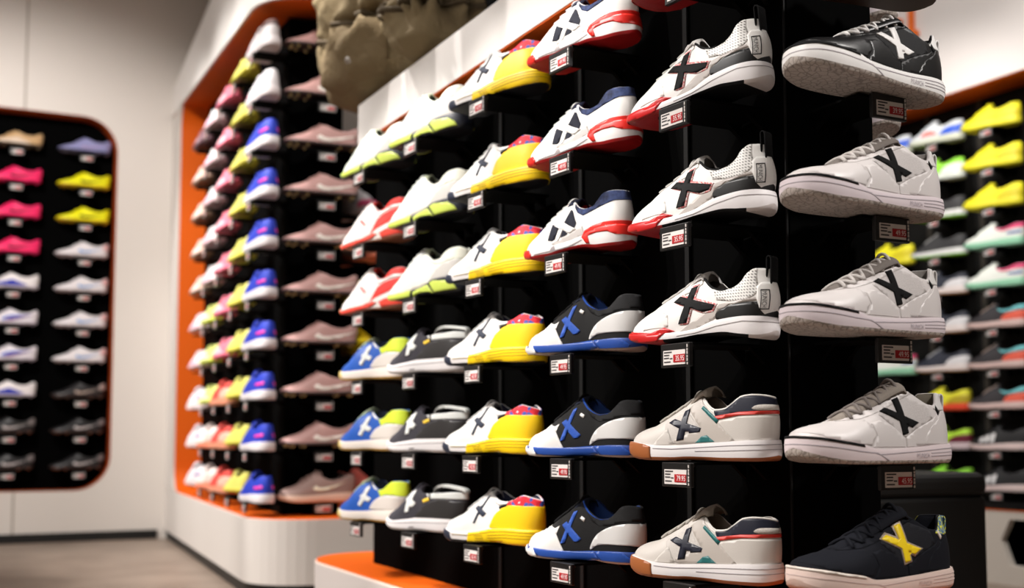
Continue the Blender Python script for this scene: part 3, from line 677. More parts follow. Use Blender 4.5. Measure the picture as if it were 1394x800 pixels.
# --- red and white runner
s = runner_shape()
CORAL = rub((232, 74, 58), .4); REDF = mat((226, 40, 28), .6, 'mesh', 420, .3)
D['red_white'] = make(s, mat((236, 230, 226), .6, 'mesh', 420, .2), fab((90, 20, 20)), .22, rub((236, 228, 222)), rub((170, 110, 80)), t, fab((226, 60, 50)), (.26, .47, 5, 2.2), fab((236, 230, 226)),
    [('side_panel', [[(.565,28),(.60,42),(.66,62),(.74,72),(.86,78),(.95,81),(1.02,80),(1.02,58),(.9,54),(.82,45),(.70,38),(.62,30)]], REDF, dict(eps=.8, label='red side panel')),
     ('collar', [[(.59,100),(.63,94),(.68,87),(.74,88),(.80,100),(.87,109),(1.02,108),(1.02,88),(.88,90),(.75,82),(.65,84)]], REDF, dict(eps=.9, label='red collar')),
     ('swoop', [[(.57,92),(.62,88),(.66,82),(.75,82),(.88,90),(1.02,88),(1.02,82),(.93,83),(.80,79),(.68,69)]], WHT, dict(eps=1.3)),
     ('side_slash', [[(.395,70),(.42,72),(.49,55),(.475,52)]], REDF, dict(eps=.9)),
     ('sole_block', [[(.10,14),(.2,14),(.46,18),(.60,26),(.67,20),(.60,11),(.46,6),(.2,3),(.12,5)], [(.70,22),(.80,28),(.90,28),(1.01,22),(1.01,8),(.9,7),(.73,6)]], CORAL, dict(surf='sole', eps=1.6, label='coral red sole blocks')),
     ('toe_bumper', [[(-.01,6),(-.01,24),(.06,22),(.10,15),(.08,5)]], rub((214, 150, 100)), dict(surf='sole', eps=1.0))])
# --- dark grey trainer, white cross and heel loop
s = Shape(L=268, W=46, zs=[(0,28),(.1,24),(.19,21),(.3,24),(.42,28),(.5,31),(.8,32),(1,32)],
          zt=[(0,29),(.02,35),(.06,42),(.12,50),(.19,60),(.27,75),(.34,88),(.40,97),(.45,99),(.49,93),(.53,88),(.6,88),(.70,91),(.8,92),(.9,94),(1,92)],
          wt=[(0,0),(.18,0),(.22,6),(.3,11),(.4,16),(.46,20),(.54,27),(.66,29),(.8,27),(.9,21),(.96,12),(1,0)], hl=-2)
t = [(.2,60,15),(.28,78,18),(.35,93,20),(.42,106,22),(.47,110,22)]
GRY = fab((64, 62, 68)); W2 = fab((232, 234, 230))
B = MB()
pts = [((.62-.5)*268, 93), ((.66-.5)*268, 103), ((.75-.5)*268, 108), ((.88-.5)*268, 105), ((.99-.5)*268+8, 99), ((1.0-.5)*268+10, 93)]
fx = pchip([(k/5, p[0]) for k, p in enumerate(pts)]); fz = pchip([(k/5, p[1]) for k, p in enumerate(pts)])
prof = [(fx(k/20), fz(k/20)+3.5) for k in range(21)]+[(fx(k/20), fz(k/20)-3.5) for k in range(20, -1, -1)]
B.prism(prof, lambda a, c: sc((a, -16, c)), lambda a, c: sc((a, -2, c)))
D['grey_cross'] = make(s, GRY, fab((36, 34, 40)), .22, WRUB, rub((190, 182, 178)), t, fab((70, 66, 74)), (.25, .42, 5, 2.2), fab((84, 82, 90)),
    [('heel_counter', [['c',(.495,33),(.52,46),(.58,60),(.66,71),(.78,77),(.92,74),(1.03,70),(1.03,32),(.75,31)]], lea((42, 40, 40)), dict(eps=.8)),
     ('collar', [[(.58,88),(.62,93),(.8,95),(1.02,96),(1.02,78),(.82,79),(.63,77)]], W2, dict(eps=.9, label='white collar band')),
     ('collar_bar', [[(.615,94),(.635,94),(.65,76),(.63,75)]], BLK, dict(eps=1.3)),
     ('side_label', [[(.545,74),(.62,80),(.635,73),(.56,67)]], rub((240, 200, 50)), dict(eps=1.0, label='small yellow side label')),
     ('cross_emblem', cross([(.33,72),(.36,82),(.47,65),(.44,55),(.41,56)], [(.36,87),(.42,97),(.43,90),(.395,44),(.352,42)]), W2, dict(eps=1.5, label='white cross emblem')),
     ('sole_line', [[(.1,17),(.3,17.5),(.45,20),(1.01,24),(1.01,23),(.45,19),(.3,16.3),(.1,16)], [(.42,9),(.48,10),(.48,8),(.42,7)]], rub((110, 104, 106)), dict(surf='sole', eps=.6, rim=.6))],
    [('heel_loop', B.mesh('heel_loop', W2, True, bevel=.001), 'white heel loop')])
# --- blue trainer, white cross, lime collar
s = Shape(L=268, W=46, zs=[(0,30),(.1,26),(.23,24),(.47,26),(.63,29),(.85,31),(1,32)],
          zt=[(0,31),(.02,38),(.06,45),(.12,53),(.2,63),(.26,76),(.33,90),(.41,100),(.5,105),(.54,105),(.58,98),(.63,89),(.69,83),(.75,86),(.81,97),(.87,106),(.94,107),(1,103)],
          wt=[(0,0),(.18,0),(.22,6),(.3,11),(.42,15),(.53,19),(.58,25),(.68,29),(.8,27),(.9,21),(.96,12),(1,0)])
t = [(.2,63,15),(.27,82,18),(.34,99,20),(.41,107,21),(.46,109,20)]
BL = lea((26, 84, 176))
D['blue_lime'] = make(s, BL, fab((60, 70, 90)), .22, rub((234, 224, 214)), rub((202, 160, 80)), t, net((160, 196, 90), (120, 150, 70)), (.25, .47, 5, 2.2), fab((210, 222, 190)),
    [('collar', [[(.66,86),(.69,86),(.75,89),(.81,100),(.87,109),(1.02,109),(1.02,66),(.9,70),(.78,71),(.72,66)]], mat((206, 226, 40), .6, 'mesh', 420, .2), dict(eps=.8, label='lime yellow collar')),
     ('collar_edge', [[(.54,109),(.585,101),(.635,92),(.69,87),(.70,82),(.62,84),(.57,93),(.525,105)]], WHT, dict(eps=1.0)),
     ('heel_counter', [['c',(.59,31),(.60,44),(.64,55),(.72,65),(.83,70),(.97,67),(1.03,66),(1.03,32),(.8,31)]], lea((214, 206, 198)), dict(eps=1.1, label='pale grey heel counter')),
     ('cross_emblem', cross([(.42,64),(.46,72),(.585,60),(.56,50),(.52,52)], [(.48,86),(.53,94),(.54,86),(.46,38),(.415,42)]), W2, dict(eps=1.5, label='white cross emblem')),
     ('toe_bumper', [[(-.01,3),(-.01,33),(.05,30),(.12,25),(.17,12),(.15,1)]], rub((222, 196, 120)), dict(surf='sole', eps=1.1))])

# ---- plainer designs for the shoes farther off
def far_runner(up, sole, accent, acc_kind='band', out=None, coll=None, lace=None, extra_=()):
    s = Shape(L=275, W=46, zs=[(0,28),(.1,26),(.3,24),(.5,27),(.7,31),(1,34)], hb=4)
    t = [(.22,61,15),(.3,76,19),(.4,94,22),(.47,106,24),(.54,113,24)]
    m = mat(up, .6, 'mesh', 420, .3); a = mat(accent, .5)
    ps = []
    if acc_kind == 'band': ps = [('heel_band', [[(.76,50),(.78,58),(.88,59),(.97,63),(.97,53),(.88,48)]], a, dict(eps=1.0))]
    elif acc_kind == 'heel': ps = [('heel_counter', [['c',(.64,32),(.68,52),(.8,66),(1.03,68),(1.03,34),(.8,32)]], a, dict(eps=1.0))]
    elif acc_kind == 'toe': ps = [('toe_cap', [[(-.01,26),(-.01,50),(.1,58),(.22,62),(.28,50),(.3,25)]], a, dict(eps=1.0))]
    elif acc_kind == 'check': ps = [('check_emblem', [swoosh(.42,.86,38,72)], a, dict(eps=1.2))]
    elif acc_kind == 'bars': ps = [('side_stripe', [[(.22+.09*k,34),(.25+.09*k,56+8*k),(.31+.09*k,58+8*k),(.28+.09*k,34)]], a, dict(eps=1.2)) for k in range(3)]
    elif acc_kind == 'none': ps = []
    for e in extra_: ps.append(e)
    if coll: ps.append(('collar', [[(.55,92),(.6,82),(.7,79),(.78,84),(.86,93),(.93,98),(1.02,98),(1.02,76),(.86,72),(.7,64),(.6,72)]], mat(coll, .7), dict(eps=.8)))
    return make(s, m, fab((40, 38, 40)), .24, rub(sole), rub(out or sole), t, m, (.28, .48, 4, 2.6), fab(lace or up), ps, hi=False)
def far_boot(up, accent, sole=(40, 40, 42), stud=(200, 180, 120), acc='check', coll=None, acc2=None, sw=(.42,.88,26,58)):
    s = Shape(L=278, W=43, zbot=[(0,16),(.06,12),(.2,9),(.5,9),(.7,10),(1,13)], zs=[(0,22),(.1,19),(.3,17),(.5,18),(.8,21),(1,24)],
          zt=[(0,23),(.02,30),(.06,35),(.12,41),(.22,50),(.32,61),(.42,75),(.5,85),(.54,86),(.6,79),(.68,70),(.78,67),(.86,72),(.92,82),(.97,86),(1,84)],
          wt=[(0,0),(.24,0),(.3,8),(.4,13),(.5,17),(.56,24),(.66,29),(.8,27),(.9,20),(.96,12),(1,0)], hb=5, hl=2, oh=[(0,4),(1,4)])
    t = [(.26,54,14),(.34,66,18),(.42,78,20),(.49,90,22),(.53,94,21)]
    m = mat(up, .45, 'mesh', 420, .15); a = mat(accent, .45)
    ps = []
    if acc == 'check': ps.append(('check_emblem', [swoosh(*sw)], a, dict(eps=1.2)))
    if acc == 'low': ps.append(('side_panel', [[(.06,20),(.2,30),(.36,40),(.52,54),(.62,44),(.8,24),(.7,18)]], a, dict(eps=1.0)))
    if acc == 'swirl': ps += [('side_panel', [['c',(.34,28),(.44,48),(.6,56),(.76,58),(.88,62),(.7,48),(.56,30)]], a, dict(eps=1.0)), ('side_streak', [[(.38,26),(.46,36),(.62,44),(.92,60),(.66,36),(.5,24)]], mat(acc2 or accent, .45), dict(eps=1.5))]
    if coll: ps.append(('heel_tab', [[(.86,60),(.9,80),(1.02,90),(1.02,50),(.9,48)]], mat(coll, .5), dict(eps=1.0)))
    sp = [(.08,14),(.16,26),(.3,30),(.74,22),(.93,18)]
    return make(s, m, fab((40, 38, 40)), .28, rub(sole), rub(sole), t, m, (.34, .48, 4, 2.4), fab(up), ps, stud_mesh(s, rub(stud), sp), hi=False)
D['f_blue'] = far_runner((28, 56, 186), (232, 226, 228), (240, 60, 170))
D['f_white_pink'] = far_runner((228, 224, 226), (224, 214, 214), (240, 90, 140), 'toe')
D['f_white_brown'] = far_runner((214, 208, 208), (220, 212, 212), (236, 90, 140), 'toe', coll=(120, 96, 92))
D['f_yellow'] = far_boot((226, 220, 110), (240, 226, 40), (200, 190, 60), (230, 220, 60), acc='none')
D['f_pink'] = far_boot((242, 132, 152), (250, 190, 200), (236, 110, 140), (240, 120, 150), acc='low')
D['f_red'] = far_runner((222, 74, 64), (226, 150, 120), (240, 190, 170), 'heel')
D['f_white'] = far_boot((238, 232, 232), (240, 190, 205), (226, 200, 205), (220, 200, 200), acc='low')
D['f_lime'] = far_boot((222, 230, 130), (240, 240, 190), (206, 220, 60), (210, 220, 70), acc='low')
D['f_peach'] = far_runner((240, 222, 216), (240, 140, 110), (244, 200, 190), 'heel')
D['f_mauve'] = far_boot((128, 92, 104), (210, 180, 190), (90, 60, 70), (120, 90, 100))
D['f_sand'] = far_boot((226, 194, 178), (240, 214, 204), (150, 120, 100), (160, 130, 100), acc='low')
D['f_violet'] = far_runner((236, 230, 234), (232, 214, 214), (120, 90, 170), 'band')
D['f_rose'] = far_boot((190, 148, 142), (246, 238, 228), (60, 46, 44), (206, 196, 140), sw=(.42,1.0,22,62))
D['f_rose_trainer'] = far_runner((150, 122, 114), (226, 196, 176), (232, 222, 196), 'check', out=(226, 190, 160))
D['f_goldyellow'] = far_runner((246, 214, 16), (236, 206, 40), (250, 222, 60), 'heel')
D['f_coral'] = far_runner((244, 130, 116), (236, 200, 190), (250, 170, 150), 'heel')
D['b_lav'] = far_boot((142, 142, 186), (170, 150, 190), (70, 70, 100), (120, 110, 130))
D['b_yellow'] = far_boot((238, 234, 14), (40, 40, 10), (220, 190, 20), (230, 180, 40))
D['b_white'] = far_boot((228, 222, 224), (84, 148, 214), (206, 196, 198), (206, 190, 190), coll=(232, 190, 190))
D['b_black'] = far_boot((24, 23, 25), (214, 206, 206), (60, 40, 34), (150, 96, 70), coll=(120, 112, 112))
D['b_stripe'] = far_boot((30, 28, 30), (196, 176, 164), (60, 40, 34), (120, 90, 80), coll=(170, 150, 145))
D['b_tan'] = far_boot((196, 160, 116), (220, 200, 180), (60, 44, 34), (120, 100, 80), acc='low')
D['b_pink'] = far_boot((244, 40, 104), (30, 18, 24), (236, 30, 100), (240, 50, 120))
D['b_whiteblue'] = far_boot((236, 230, 230), (44, 54, 170), (210, 200, 210), (200, 190, 200), acc='low')
D['b_swirl'] = far_boot((226, 220, 226), (70, 110, 200), (200, 190, 200), (180, 170, 190), acc='swirl', acc2=(120, 30, 120))
D['r_yellow'] = far_runner((240, 232, 28), (236, 226, 50), (220, 205, 30), 'heel')
D['r_white'] = far_runner((232, 236, 228), (150, 210, 176), (40, 80, 160), 'band', coll=(226, 70, 120))
D['r_dark'] = far_runner((40, 36, 40), (214, 186, 180), (228, 96, 74), 'heel', coll=(110, 190, 196), lace=(180, 160, 150))
D['r_bars'] = far_runner((20, 20, 22), (222, 200, 196), (236, 234, 234), 'bars')
D['r_multi'] = far_runner((216, 222, 226), (210, 214, 196), (40, 90, 210), 'heel', extra_=[('side_panel', [[(.28,34),(.36,58),(.5,60),(.6,40)]], mat((232, 130, 120), .6), dict(eps=1.1))])
D['r_lime'] = far_runner((150, 230, 60), (226, 232, 224), (232, 234, 232), 'heel')
D['r_blacklime'] = far_runner((44, 44, 46), (226, 228, 224), (150, 230, 50), 'none', out=(150, 230, 50), lace=(190, 190, 188))
D['r_navy'] = far_runner((38, 42, 56), (232, 220, 216), (226, 224, 226), 'heel', out=(206, 150, 100), lace=(210, 210, 212))
D['r_yellowred'] = far_runner((232, 228, 50), (236, 80, 50), (190, 170, 40), 'heel')
D['r_limewine'] = far_runner((190, 240, 60), (226, 206, 210), (110, 30, 50), 'heel')

# ================================================================= setting
WALL = mat((222, 214, 206), .6, None, 0, 0, .3)
WALLS = mat((216, 209, 202), .6, None, .45, 0, .3, 0, (150, 140, 130), 'seam')
PANEL = mat((4, 4, 4), .9, 'fine', 500, .1, .02)
BLACKP = mat((3, 3, 3), .8, 'fine', 500, .1, .06)
ORANGE = mat((226, 96, 6), .55, None, 0, 0, .3)
FLOORM = mat((140, 124, 111), .45, None, 5, .2, .4, 0, (124, 109, 97), 'mottle')
KICK = mat((10, 10, 10), .5)
XW = -6.85
m = MB(); m.box((-7.5, -4.2, -.08), (3.2, 5.4, -.03)); struct(m.put('floor', FLOORM))
m = MB(); m.box((-7.5, -4.2, 3.3), (3.2, 5.4, 3.35)); struct(m.put('ceiling', mat((150, 142, 134), .8)))
m = MB(); m.box((-7.5, -4.25, -.03), (3.2, -4.2, 3.3)); struct(m.put('wall_left', WALL))
m = MB(); m.box((3.2, -4.25, -.03), (3.25, 5.45, 3.3)); struct(m.put('wall_front', WALL))
m = MB(); m.box((-7.5, 5.4, -.03), (3.2, 5.45, 3.3)); struct(m.put('wall_right', WALL))
def holed_plate(outer, hole, fn, thick):
    """flat plate with an opening; fn(a, b, d) -> world"""
    bm = bmesh.new(); ed = []
    for loop in (outer, hole):
        vs = [bm.verts.new(fn(a, b, 0)) for a, b in loop]
        ed += [bm.edges.new((vs[i], vs[(i+1) % len(vs)])) for i in range(len(vs))]
    bmesh.ops.triangle_fill(bm, use_beauty=True, use_dissolve=False, edges=ed)
    n = Vector(fn(0, 0, thick))-Vector(fn(0, 0, 0))
    r = bmesh.ops.extrude_face_region(bm, geom=bm.faces[:])
    bmesh.ops.translate(bm, vec=n, verts=[g for g in r['geom'] if isinstance(g, bmesh.types.BMVert)])
    bmesh.ops.recalc_face_normals(bm, faces=bm.faces)
    return bm
AY0, AY1, AZ0, AZ1 = -.66, .941, .245, 2.328
hole = rrect(AY0, AY1, AZ0, AZ1, .19, 10)
bm = holed_plate([(-4.2, -.03), (5.4, -.03), (5.4, 3.3), (-4.2, 3.3)], hole, lambda a, b, d: (XW-d, a, b), .04)
me = bpy.data.meshes.new('wall_back'); bm.to_mesh(me); bm.free(); me.materials.append(WALLS); struct(put('wall_back', me))
m = MB(); m.box((XW, -4.2, -.03), (XW+.012, 1.2, .02)); struct(m.put('baseboard_back', KICK))

def tube_strip(path, fn, d0, d1, t):
    """liner following an open path in a wall plane, from depth d0 to d1, thickness t to the outside"""
    B = MB(); n = len(path)
    for i in range(n-1):
        (a, b), (c, d) = path[i], path[i+1]
        B.add([fn(a, b, d0), fn(c, d, d0), fn(c, d, d1), fn(a, b, d1)], [(0, 1, 2, 3)])
    return B
ORD = ['topmost', 'second from top', 'third from top', 'fourth from top', 'fifth from top', 'sixth from top', 'seventh from top', 'eighth from top', 'ninth from top', 'lowest']
def ordn(k, n): return 'lowest' if k == n-1 else ORD[k]

# ---- price tags
TAGK = mat((16, 16, 17), .35, None, 0, 0, .5); CARD = mat((226, 220, 216), .55); PRICE = mat((176, 18, 26), .5); INK = mat((60, 56, 56), .7); TXTW = mat((244, 236, 236), .6)
def tag_parts(price=None):
    B = MB(); B.box((-.0345, -.0075, -.037), (.0345, 0, 0)); B.box((-.03, 0, -.006), (.03, .006, 0)); h = B.mesh('holder', TAGK, bevel=.0012)
    B = MB(); B.box((-.027, -.0086, -.033), (.0255, -.0072, -.0105), 0)
    for k, (x0, x1, z) in enumerate(((-.025, -.006, -.0135), (-.025, -.012, -.018), (-.025, -.0125, -.0225), (-.011, -.0045, -.0235), (-.025, -.009, -.0285))):
        B.box((x0, -.0089, z-.0011), (x1, -.0085, z+.0011), 1)
    for k in range(6): B.box((.0295, -.0089, -.034+k*.0053), (.0315, -.0074, -.0305+k*.0053+(.001 if k % 2 else 0)), 0)
    c = B.mesh('card', [CARD, INK])
    B = MB(); B.box((-.002, -.0094, -.0295), (.0255, -.0085, -.0175)); p = B.mesh('price_field', PRICE)
    out = [('holder', h, None), ('card', c, None), ('price_field', p, 'red price field')]
    if price:
        vs, fs = text_poly(price); V = [(.004+.020*a, -.0097, -.0275+.008*b) for a, b in vs]
        out.append(('price_digits', mesh_of('price_digits', V, fs, TXTW, None, False), None))
    return out
TAGS = {}
def price_tag(price, loc, rz, label, group):
    if price not in TAGS: TAGS[price] = tag_parts(price)
    return place(TAGS[price], loc, rz, 'price_tag', label, 'price tag', group)
SHELF_L = {}
def shelf(parent, loc, rz, depth=.14, pitch=0):
    k = round(depth, 3)
    if k not in SHELF_L:
        B = MB(); B.box((-.045, -depth, -.005), (.045, 0, -.001))
        for sx in (-.03, .022): B.prism([(0, -.001), (-.03, -.004), (0, -.03)], lambda a, c, sx=sx: (sx, a, c), lambda a, c, sx=sx: (sx+.008, a, c))
        SHELF_L[k] = B.mesh('shelf', BLACKP)
    o = put('shelf', SHELF_L[k], parent, loc, R(rz)); o.rotation_euler = (0, R(pitch), R(rz)); return o

# ---- main display unit in front
unit = empty('shoe_display_unit', (-2.4, 1.29, 0), 0, 'black free-standing shoe display with white header and orange platform, in front', 'display unit')
OX, OY = -2.4, 1.29
def W(x, y, z): return (x-OX, y-OY, z)
m = MB(); m.box(W(-3.32, 1.205, .168), W(-1.433, 1.382, 1.40)); m.put('back_panel', PANEL, unit, bevel=.002)
m = MB(); m.box(W(-2.9, 1.345, 1.52), W(-1.433, 1.375, 2.5)); m.box(W(-1.45, 1.2, 1.52), W(-1.433, 1.387, 2.5)); m.put('upper_panel', PANEL, unit)
m = MB()
for x in (-2.45, -2.075, -1.70): m.box(W(x-.006, 1.197, .17), W(x+.006, 1.2005, 1.4))
m.box(W(-1.4335, 1.197, .17), W(-1.4305, 1.2, 2.5)); m.put('upright', mat((8, 8, 8), .7, None, 0, 0, .2), unit)
def stad(x0, x1, y0, y1, r, n=10):
    return rrect(x0, x1, y0, y1, r, n)
pl = stad(-3.66, -1.15, 1.075, 1.53, .22)
m = MB(); m.prism(pl, lambda a, b: W(a, b, .05), lambda a, b: W(a, b, .158)); m.put('plinth', mat((200, 192, 188), .5), unit)
m = MB(); m.prism(pl, lambda a, b: W(a, b, .158), lambda a, b: W(a, b, .1635)); m.put('plinth_edge', mat((244, 232, 222), .4), unit)
pl2 = stad(-3.655, -1.155, 1.08, 1.525, .215)
m = MB(); m.prism(pl2, lambda a, b: W(a, b, .1635), lambda a, b: W(a, b, .168)); m.put('platform', ORANGE, unit)
pk = stad(-3.61, -1.2, 1.12, 1.48, .18)
m = MB(); m.prism(pk, lambda a, b: W(a, b, -.03), lambda a, b: W(a, b, .05)); m.put('kick', KICK, unit)
hd = stad(-3.285, -1.6, 1.13, 1.457, .012, 3)
m = MB(); m.prism(hd, lambda a, b: W(a, b, 1.404), lambda a, b: W(a, b, 1.52)); m.put('header', mat((236, 232, 228), .5), unit)
m = MB(); m.prism(stad(-3.283, -1.602, 1.132, 1.455, .012, 3), lambda a, b: W(a, b, 1.4), lambda a, b: W(a, b, 1.404)); m.put('header_underside', ORANGE, unit)

ROWZ = [1.263, 1.060, .876, .693, .503, .316]
MAIN = [  # column name, X, design per row, descriptor, price, tweak (dx, dz, drz) per row
 ('E', -1.522, ['white_red']*4+['beige']*2, 19, '35.95'),
 ('D', -1.889, ['white_navy']*3+['black_blue']*3, 19, '49.95'),
 ('C', -2.275, ['white_yellow']*6, 20, '45.95'),
 ('B', -2.639, ['white_lime']*3+['grey_cross']*3, 19, '59.95'),
 ('A', -3.014, ['white_lime']+['red_white']*2+['blue_lime']*3, 19, '59.95')]
DESC = dict(white_red='white trainer with black cross and red toe', beige='beige trainer with navy cross and gum sole', white_navy='white trainer with navy panels and red trim',
            black_blue='black trainer with blue cross and white toe', white_yellow='white trainer with yellow heel and sole', white_lime='white runner with lime green sole',
            grey_cross='dark grey trainer with white cross', red_white='red and white runner', blue_lime='blue trainer with lime collar')
SD = dict(white_red='white red-toed trainer', beige='beige navy-cross trainer', white_navy='white navy-panelled trainer', black_blue='black blue-cross trainer', white_yellow='white yellow-heeled trainer', grey_cross='grey white-cross trainer', red_white='red and white runner', blue_lime='blue lime-collared trainer')
TW = {('E',0):(.02,0,2,-7), ('E',1):(0,.003,0,-7), ('E',2):(0,-.004,0,-3.5), ('E',3):(0,-.006,0,0), ('E',5):(0,.004,0,0), ('D',0):(0,-.004,0,-4), ('D',1):(0,.002,0,-5), ('D',2):(-.02,.004,-2,-2),
      ('C',0):(.02,.002,0,-4), ('C',1):(.015,.002,0,-4), ('C',2):(.005,0,0,-2), ('C',4):(-.008,0,0,0), ('B',0):(0,0,0,-4), ('B',1):(0,0,0,-4), ('B',2):(0,0,0,-2), ('A',0):(0,0,0,-4), ('A',1):(0,0,0,-4), ('A',2):(0,0,0,-2)}
for cn, X, ds, rz, price in MAIN:
    for r, d in enumerate(ds):
        dx, dz, dr, ph = TW.get((cn, r), (0, 0, 0, 0)); z = ROWZ[r]+dz
        same = [k for k, q in enumerate(ds) if q == d]; o = ordn(same.index(r), len(same)) if len(same) > 1 else 'only one'
        if cn == 'A' and r == 0: lab = 'white runner with lime sole, far left end of the top row'; st = 'white runner at the far left of the top row'
        elif d == 'white_lime': lab = '%s, %s in the column right of the red runners' % ('white runner with lime sole', o); st = 'white runner with lime sole, %s right of red runners' % o
        else: lab = '%s, %s in its front column' % (DESC[d], o); st = '%s, %s in its column' % (SD[d], o)
        place(D[d], (X+dx, 1.10, z), rz+dr, 'trainer', lab, 'shoe', DESC[d].split(' with')[0]+'s on the front display', ph)
        shelf(unit, W(X+dx, 1.2, z-.0012), 0, .15, ph)
        pr = '79.95' if d == 'beige' else price
        price_tag(pr, (X+.012+dx, 1.046, z-.003), 5, 'price tag under the %s' % st, 'price tags on the front display')
FC = [('court_brown_sole', 'black court shoe with brown sole, highest on the end panel, mostly cut off'), ('court_black', 'black leather court shoe with white cross on the end panel'),
      ('court_pale', 'pale grey court shoe with black cross and pale laces, upper of two'), ('court_pale', 'pale grey court shoe with black cross and pale laces, lower of two'),
      ('court_grey_laced', 'pale grey court shoe with black cross and dark grey laces on the end panel'), ('court_navy', 'navy suede court shoe with yellow cross at the bottom of the end panel')]
FT = [(-.006, -.056, 0), (.004, -.001, 3.5), (-.004, -.004, 1), (-.008, -.004, 0), (-.002, -.002, 0), (-.004, .002, 0)]
for r, (d, lab) in enumerate(FC):
    dy, dz, dr = FT[r]; z = ROWZ[r]+dz
    place(D[d], (-1.31, 1.25+dy, z), 90, 'trainer', lab, 'shoe', 'court shoes on the end panel', dr)
    if r:
        shelf(unit, W(-1.433, 1.29, z-.0012-(.0035 if dr > 2 else 0)), 90, .115, dr)
        price_tag(['', '39.95', '49.95', '49.95', '45.95', '45.95'][r], (-1.314, 1.295, z-.003), 90, 'price tag under the %s' % ['', 'black court shoe with white cross', 'upper pale-laced court shoe', 'lower pale-laced court shoe', 'dark-laced court shoe', 'navy court shoe'][r], 'price tags on the end panel')
for r in range(3):
    place(D['court_pale'], (-1.70, 1.525, ROWZ[r]+.035), 199, 'trainer', 'shoe seen by its grey sole behind the end panel edge, %s of three' % ['highest', 'middle', 'lowest'][r], 'shoe', 'shoes on the back of the front display')
    shelf(unit, W(-1.70, 1.387, ROWZ[r]+.034), 180, .16)

# ---- bags on top of the header
def bag(name, x0, x1, y0, y1, h, seed, label, cords, toggle, parts_open=False):
    cx, cy = (x0+x1)/2, (y0+y1)/2; rx, ry = (x1-x0)/2, (y1-y0)/2
    o = empty(name, (cx, cy, 1.5205), 0, label, 'bag', 'olive bags on top of the front display')
    CAN = mat((128, 113, 86), .9, 'crumple', 16, .9, .12)
    V = []; F = []; NU, NZ = 72, 56
    def P(t, a):
        z = h*t
        body = min(1, (t/.12))**.45 if t < .12 else 1
        s = .9*body+.1*math.sin(PI*min(1, t*1.1))
        for c in cords: s -= .15*math.exp(-((t-c)/.028)**2)
        s *= 1-.45*smooth(.80, 1, t)*(1+.12*math.sin(17*a))
        ca, sa = math.cos(a), math.sin(a)
        e = .72
        px = rx*s*math.copysign(abs(ca)**e, ca); py = ry*s*math.copysign(abs(sa)**e, sa)
        q = Vector((px*9+seed, py*9, z*9))
        n = noise.noise(q)*.026+noise.noise(q*2.3+Vector((3, 1, 7)))*.012+abs(noise.noise(q*3.7))*.006
        fold = sum(.034*math.exp(-((t-c)/.07)**2)*math.sin(a*13+seed+2*noise.noise(q)) for c in cords)
        k = body*(n+fold)
        return (px+ca*k, max(-ry-.02, py+sa*k), max(0, z+noise.noise(q*1.3)*.012*min(1, t*6)))
    for i in range(NZ+1):
        for j in range(NU): V.append(P(i/NZ, 2*PI*j/NU))
    for i in range(NZ):
        for j in range(NU): F.append((i*NU+j, i*NU+(j+1) % NU, (i+1)*NU+(j+1) % NU, (i+1)*NU+j))
    F.append(tuple(range(NU-1, -1, -1))); F.append(tuple(range(NZ*NU, NZ*NU+NU)))
    put('body', mesh_of('body', V, F, CAN), o)
    B = MB()
    for c in cords:
        B.tube([tuple(Vector(P(c+.004*math.sin(5*a), a))*1.0+Vector((math.cos(a)*.014, math.sin(a)*.014, 0))) for a in [2*PI*k/60 for k in range(60)]], .008, 8, closed=True)
    B.put('drawcord', mat((92, 80, 62), .8, 'weave', 700, .4, .2), o, True)
    if toggle:
        t, a = toggle; p = Vector(P(t, a))
        B = MB(); d = Vector((math.cos(a), math.sin(a), 0))
        B.tube([tuple(p), tuple(p+d*.012), tuple(p+d*.018)], [.015, .014, .007], 14)
        c = B.put('toggle', mat((190, 186, 182), .3, metal=.8), o, True); c['label'] = 'silver round press stud'
        B = MB(); vs = []
        n = 12
        for i in range(n+1):
            for j in range(n+1):
                q = Vector(P(.07+.33*i/n, a-.55+1.25*j/n)); dd = Vector((math.cos(a-.55+1.25*j/n), math.sin(a-.55+1.25*j/n), 0))
                vs.append(tuple(q+dd*(.008+.012*math.sin(PI*j/n)*math.sin(PI*i/n))))
        fs = [(i*(n+1)+j, i*(n+1)+j+1, (i+1)*(n+1)+j+1, (i+1)*(n+1)+j) for i in range(n) for j in range(n)]
        B.add(vs, fs); pk_ = B.put('side_pocket', mat((122, 106, 80), .9, 'crumple', 18, .8, .12), o, True)
    return o
bag('drawstring_bag', -3.56, -2.965, 1.05, 1.40, .52, 1.7, 'larger olive drawstring bag overhanging the left end of the white header', (.40, .72), (.17, -1.25))
bag('drawstring_bag', -2.92, -2.70, 1.065, 1.29, .40, 5.2, 'smaller olive bag on the white header, right of the larger one', (.34,), None)

# ---- second display unit, built against the back wall
AX, AYY, ANG = -4.26, 1.05, -4.2
u2 = empty('wall_display_unit', (AX, AYY, 0), R(ANG), 'tall white wall display with orange recess and black shelving, beside the back wall', 'display unit')
ca, sa = math.cos(R(ANG)), math.sin(R(ANG))
def T2(x, y): return (AX+x*ca-y*sa, AYY+x*sa+y*ca)
XE = -2.60
def arc(r, n=10, cx=0, cy=None): cy = r if cy is None else cy; return [(cx+r*math.sin(R(90*k/n)), cy-r*math.cos(R(90*k/n))) for k in range(n+1)]
plan = [(XE, 0)]+[(a-.02, b) for a, b in arc(.22)]+[(.2, .8), (XE, .8)]
WHITE2 = mat((212, 206, 200), .55, None, 0, 0, .3)
m = MB(); m.prism(plan, lambda a, b: (a, b, .02), lambda a, b: (a, b, .247)); m.put('plinth', WHITE2, u2)
ins = lambda pl, d: [(a-(d if a > 0 else 0), b+(d if b < .5 else 0)) for a, b in pl]
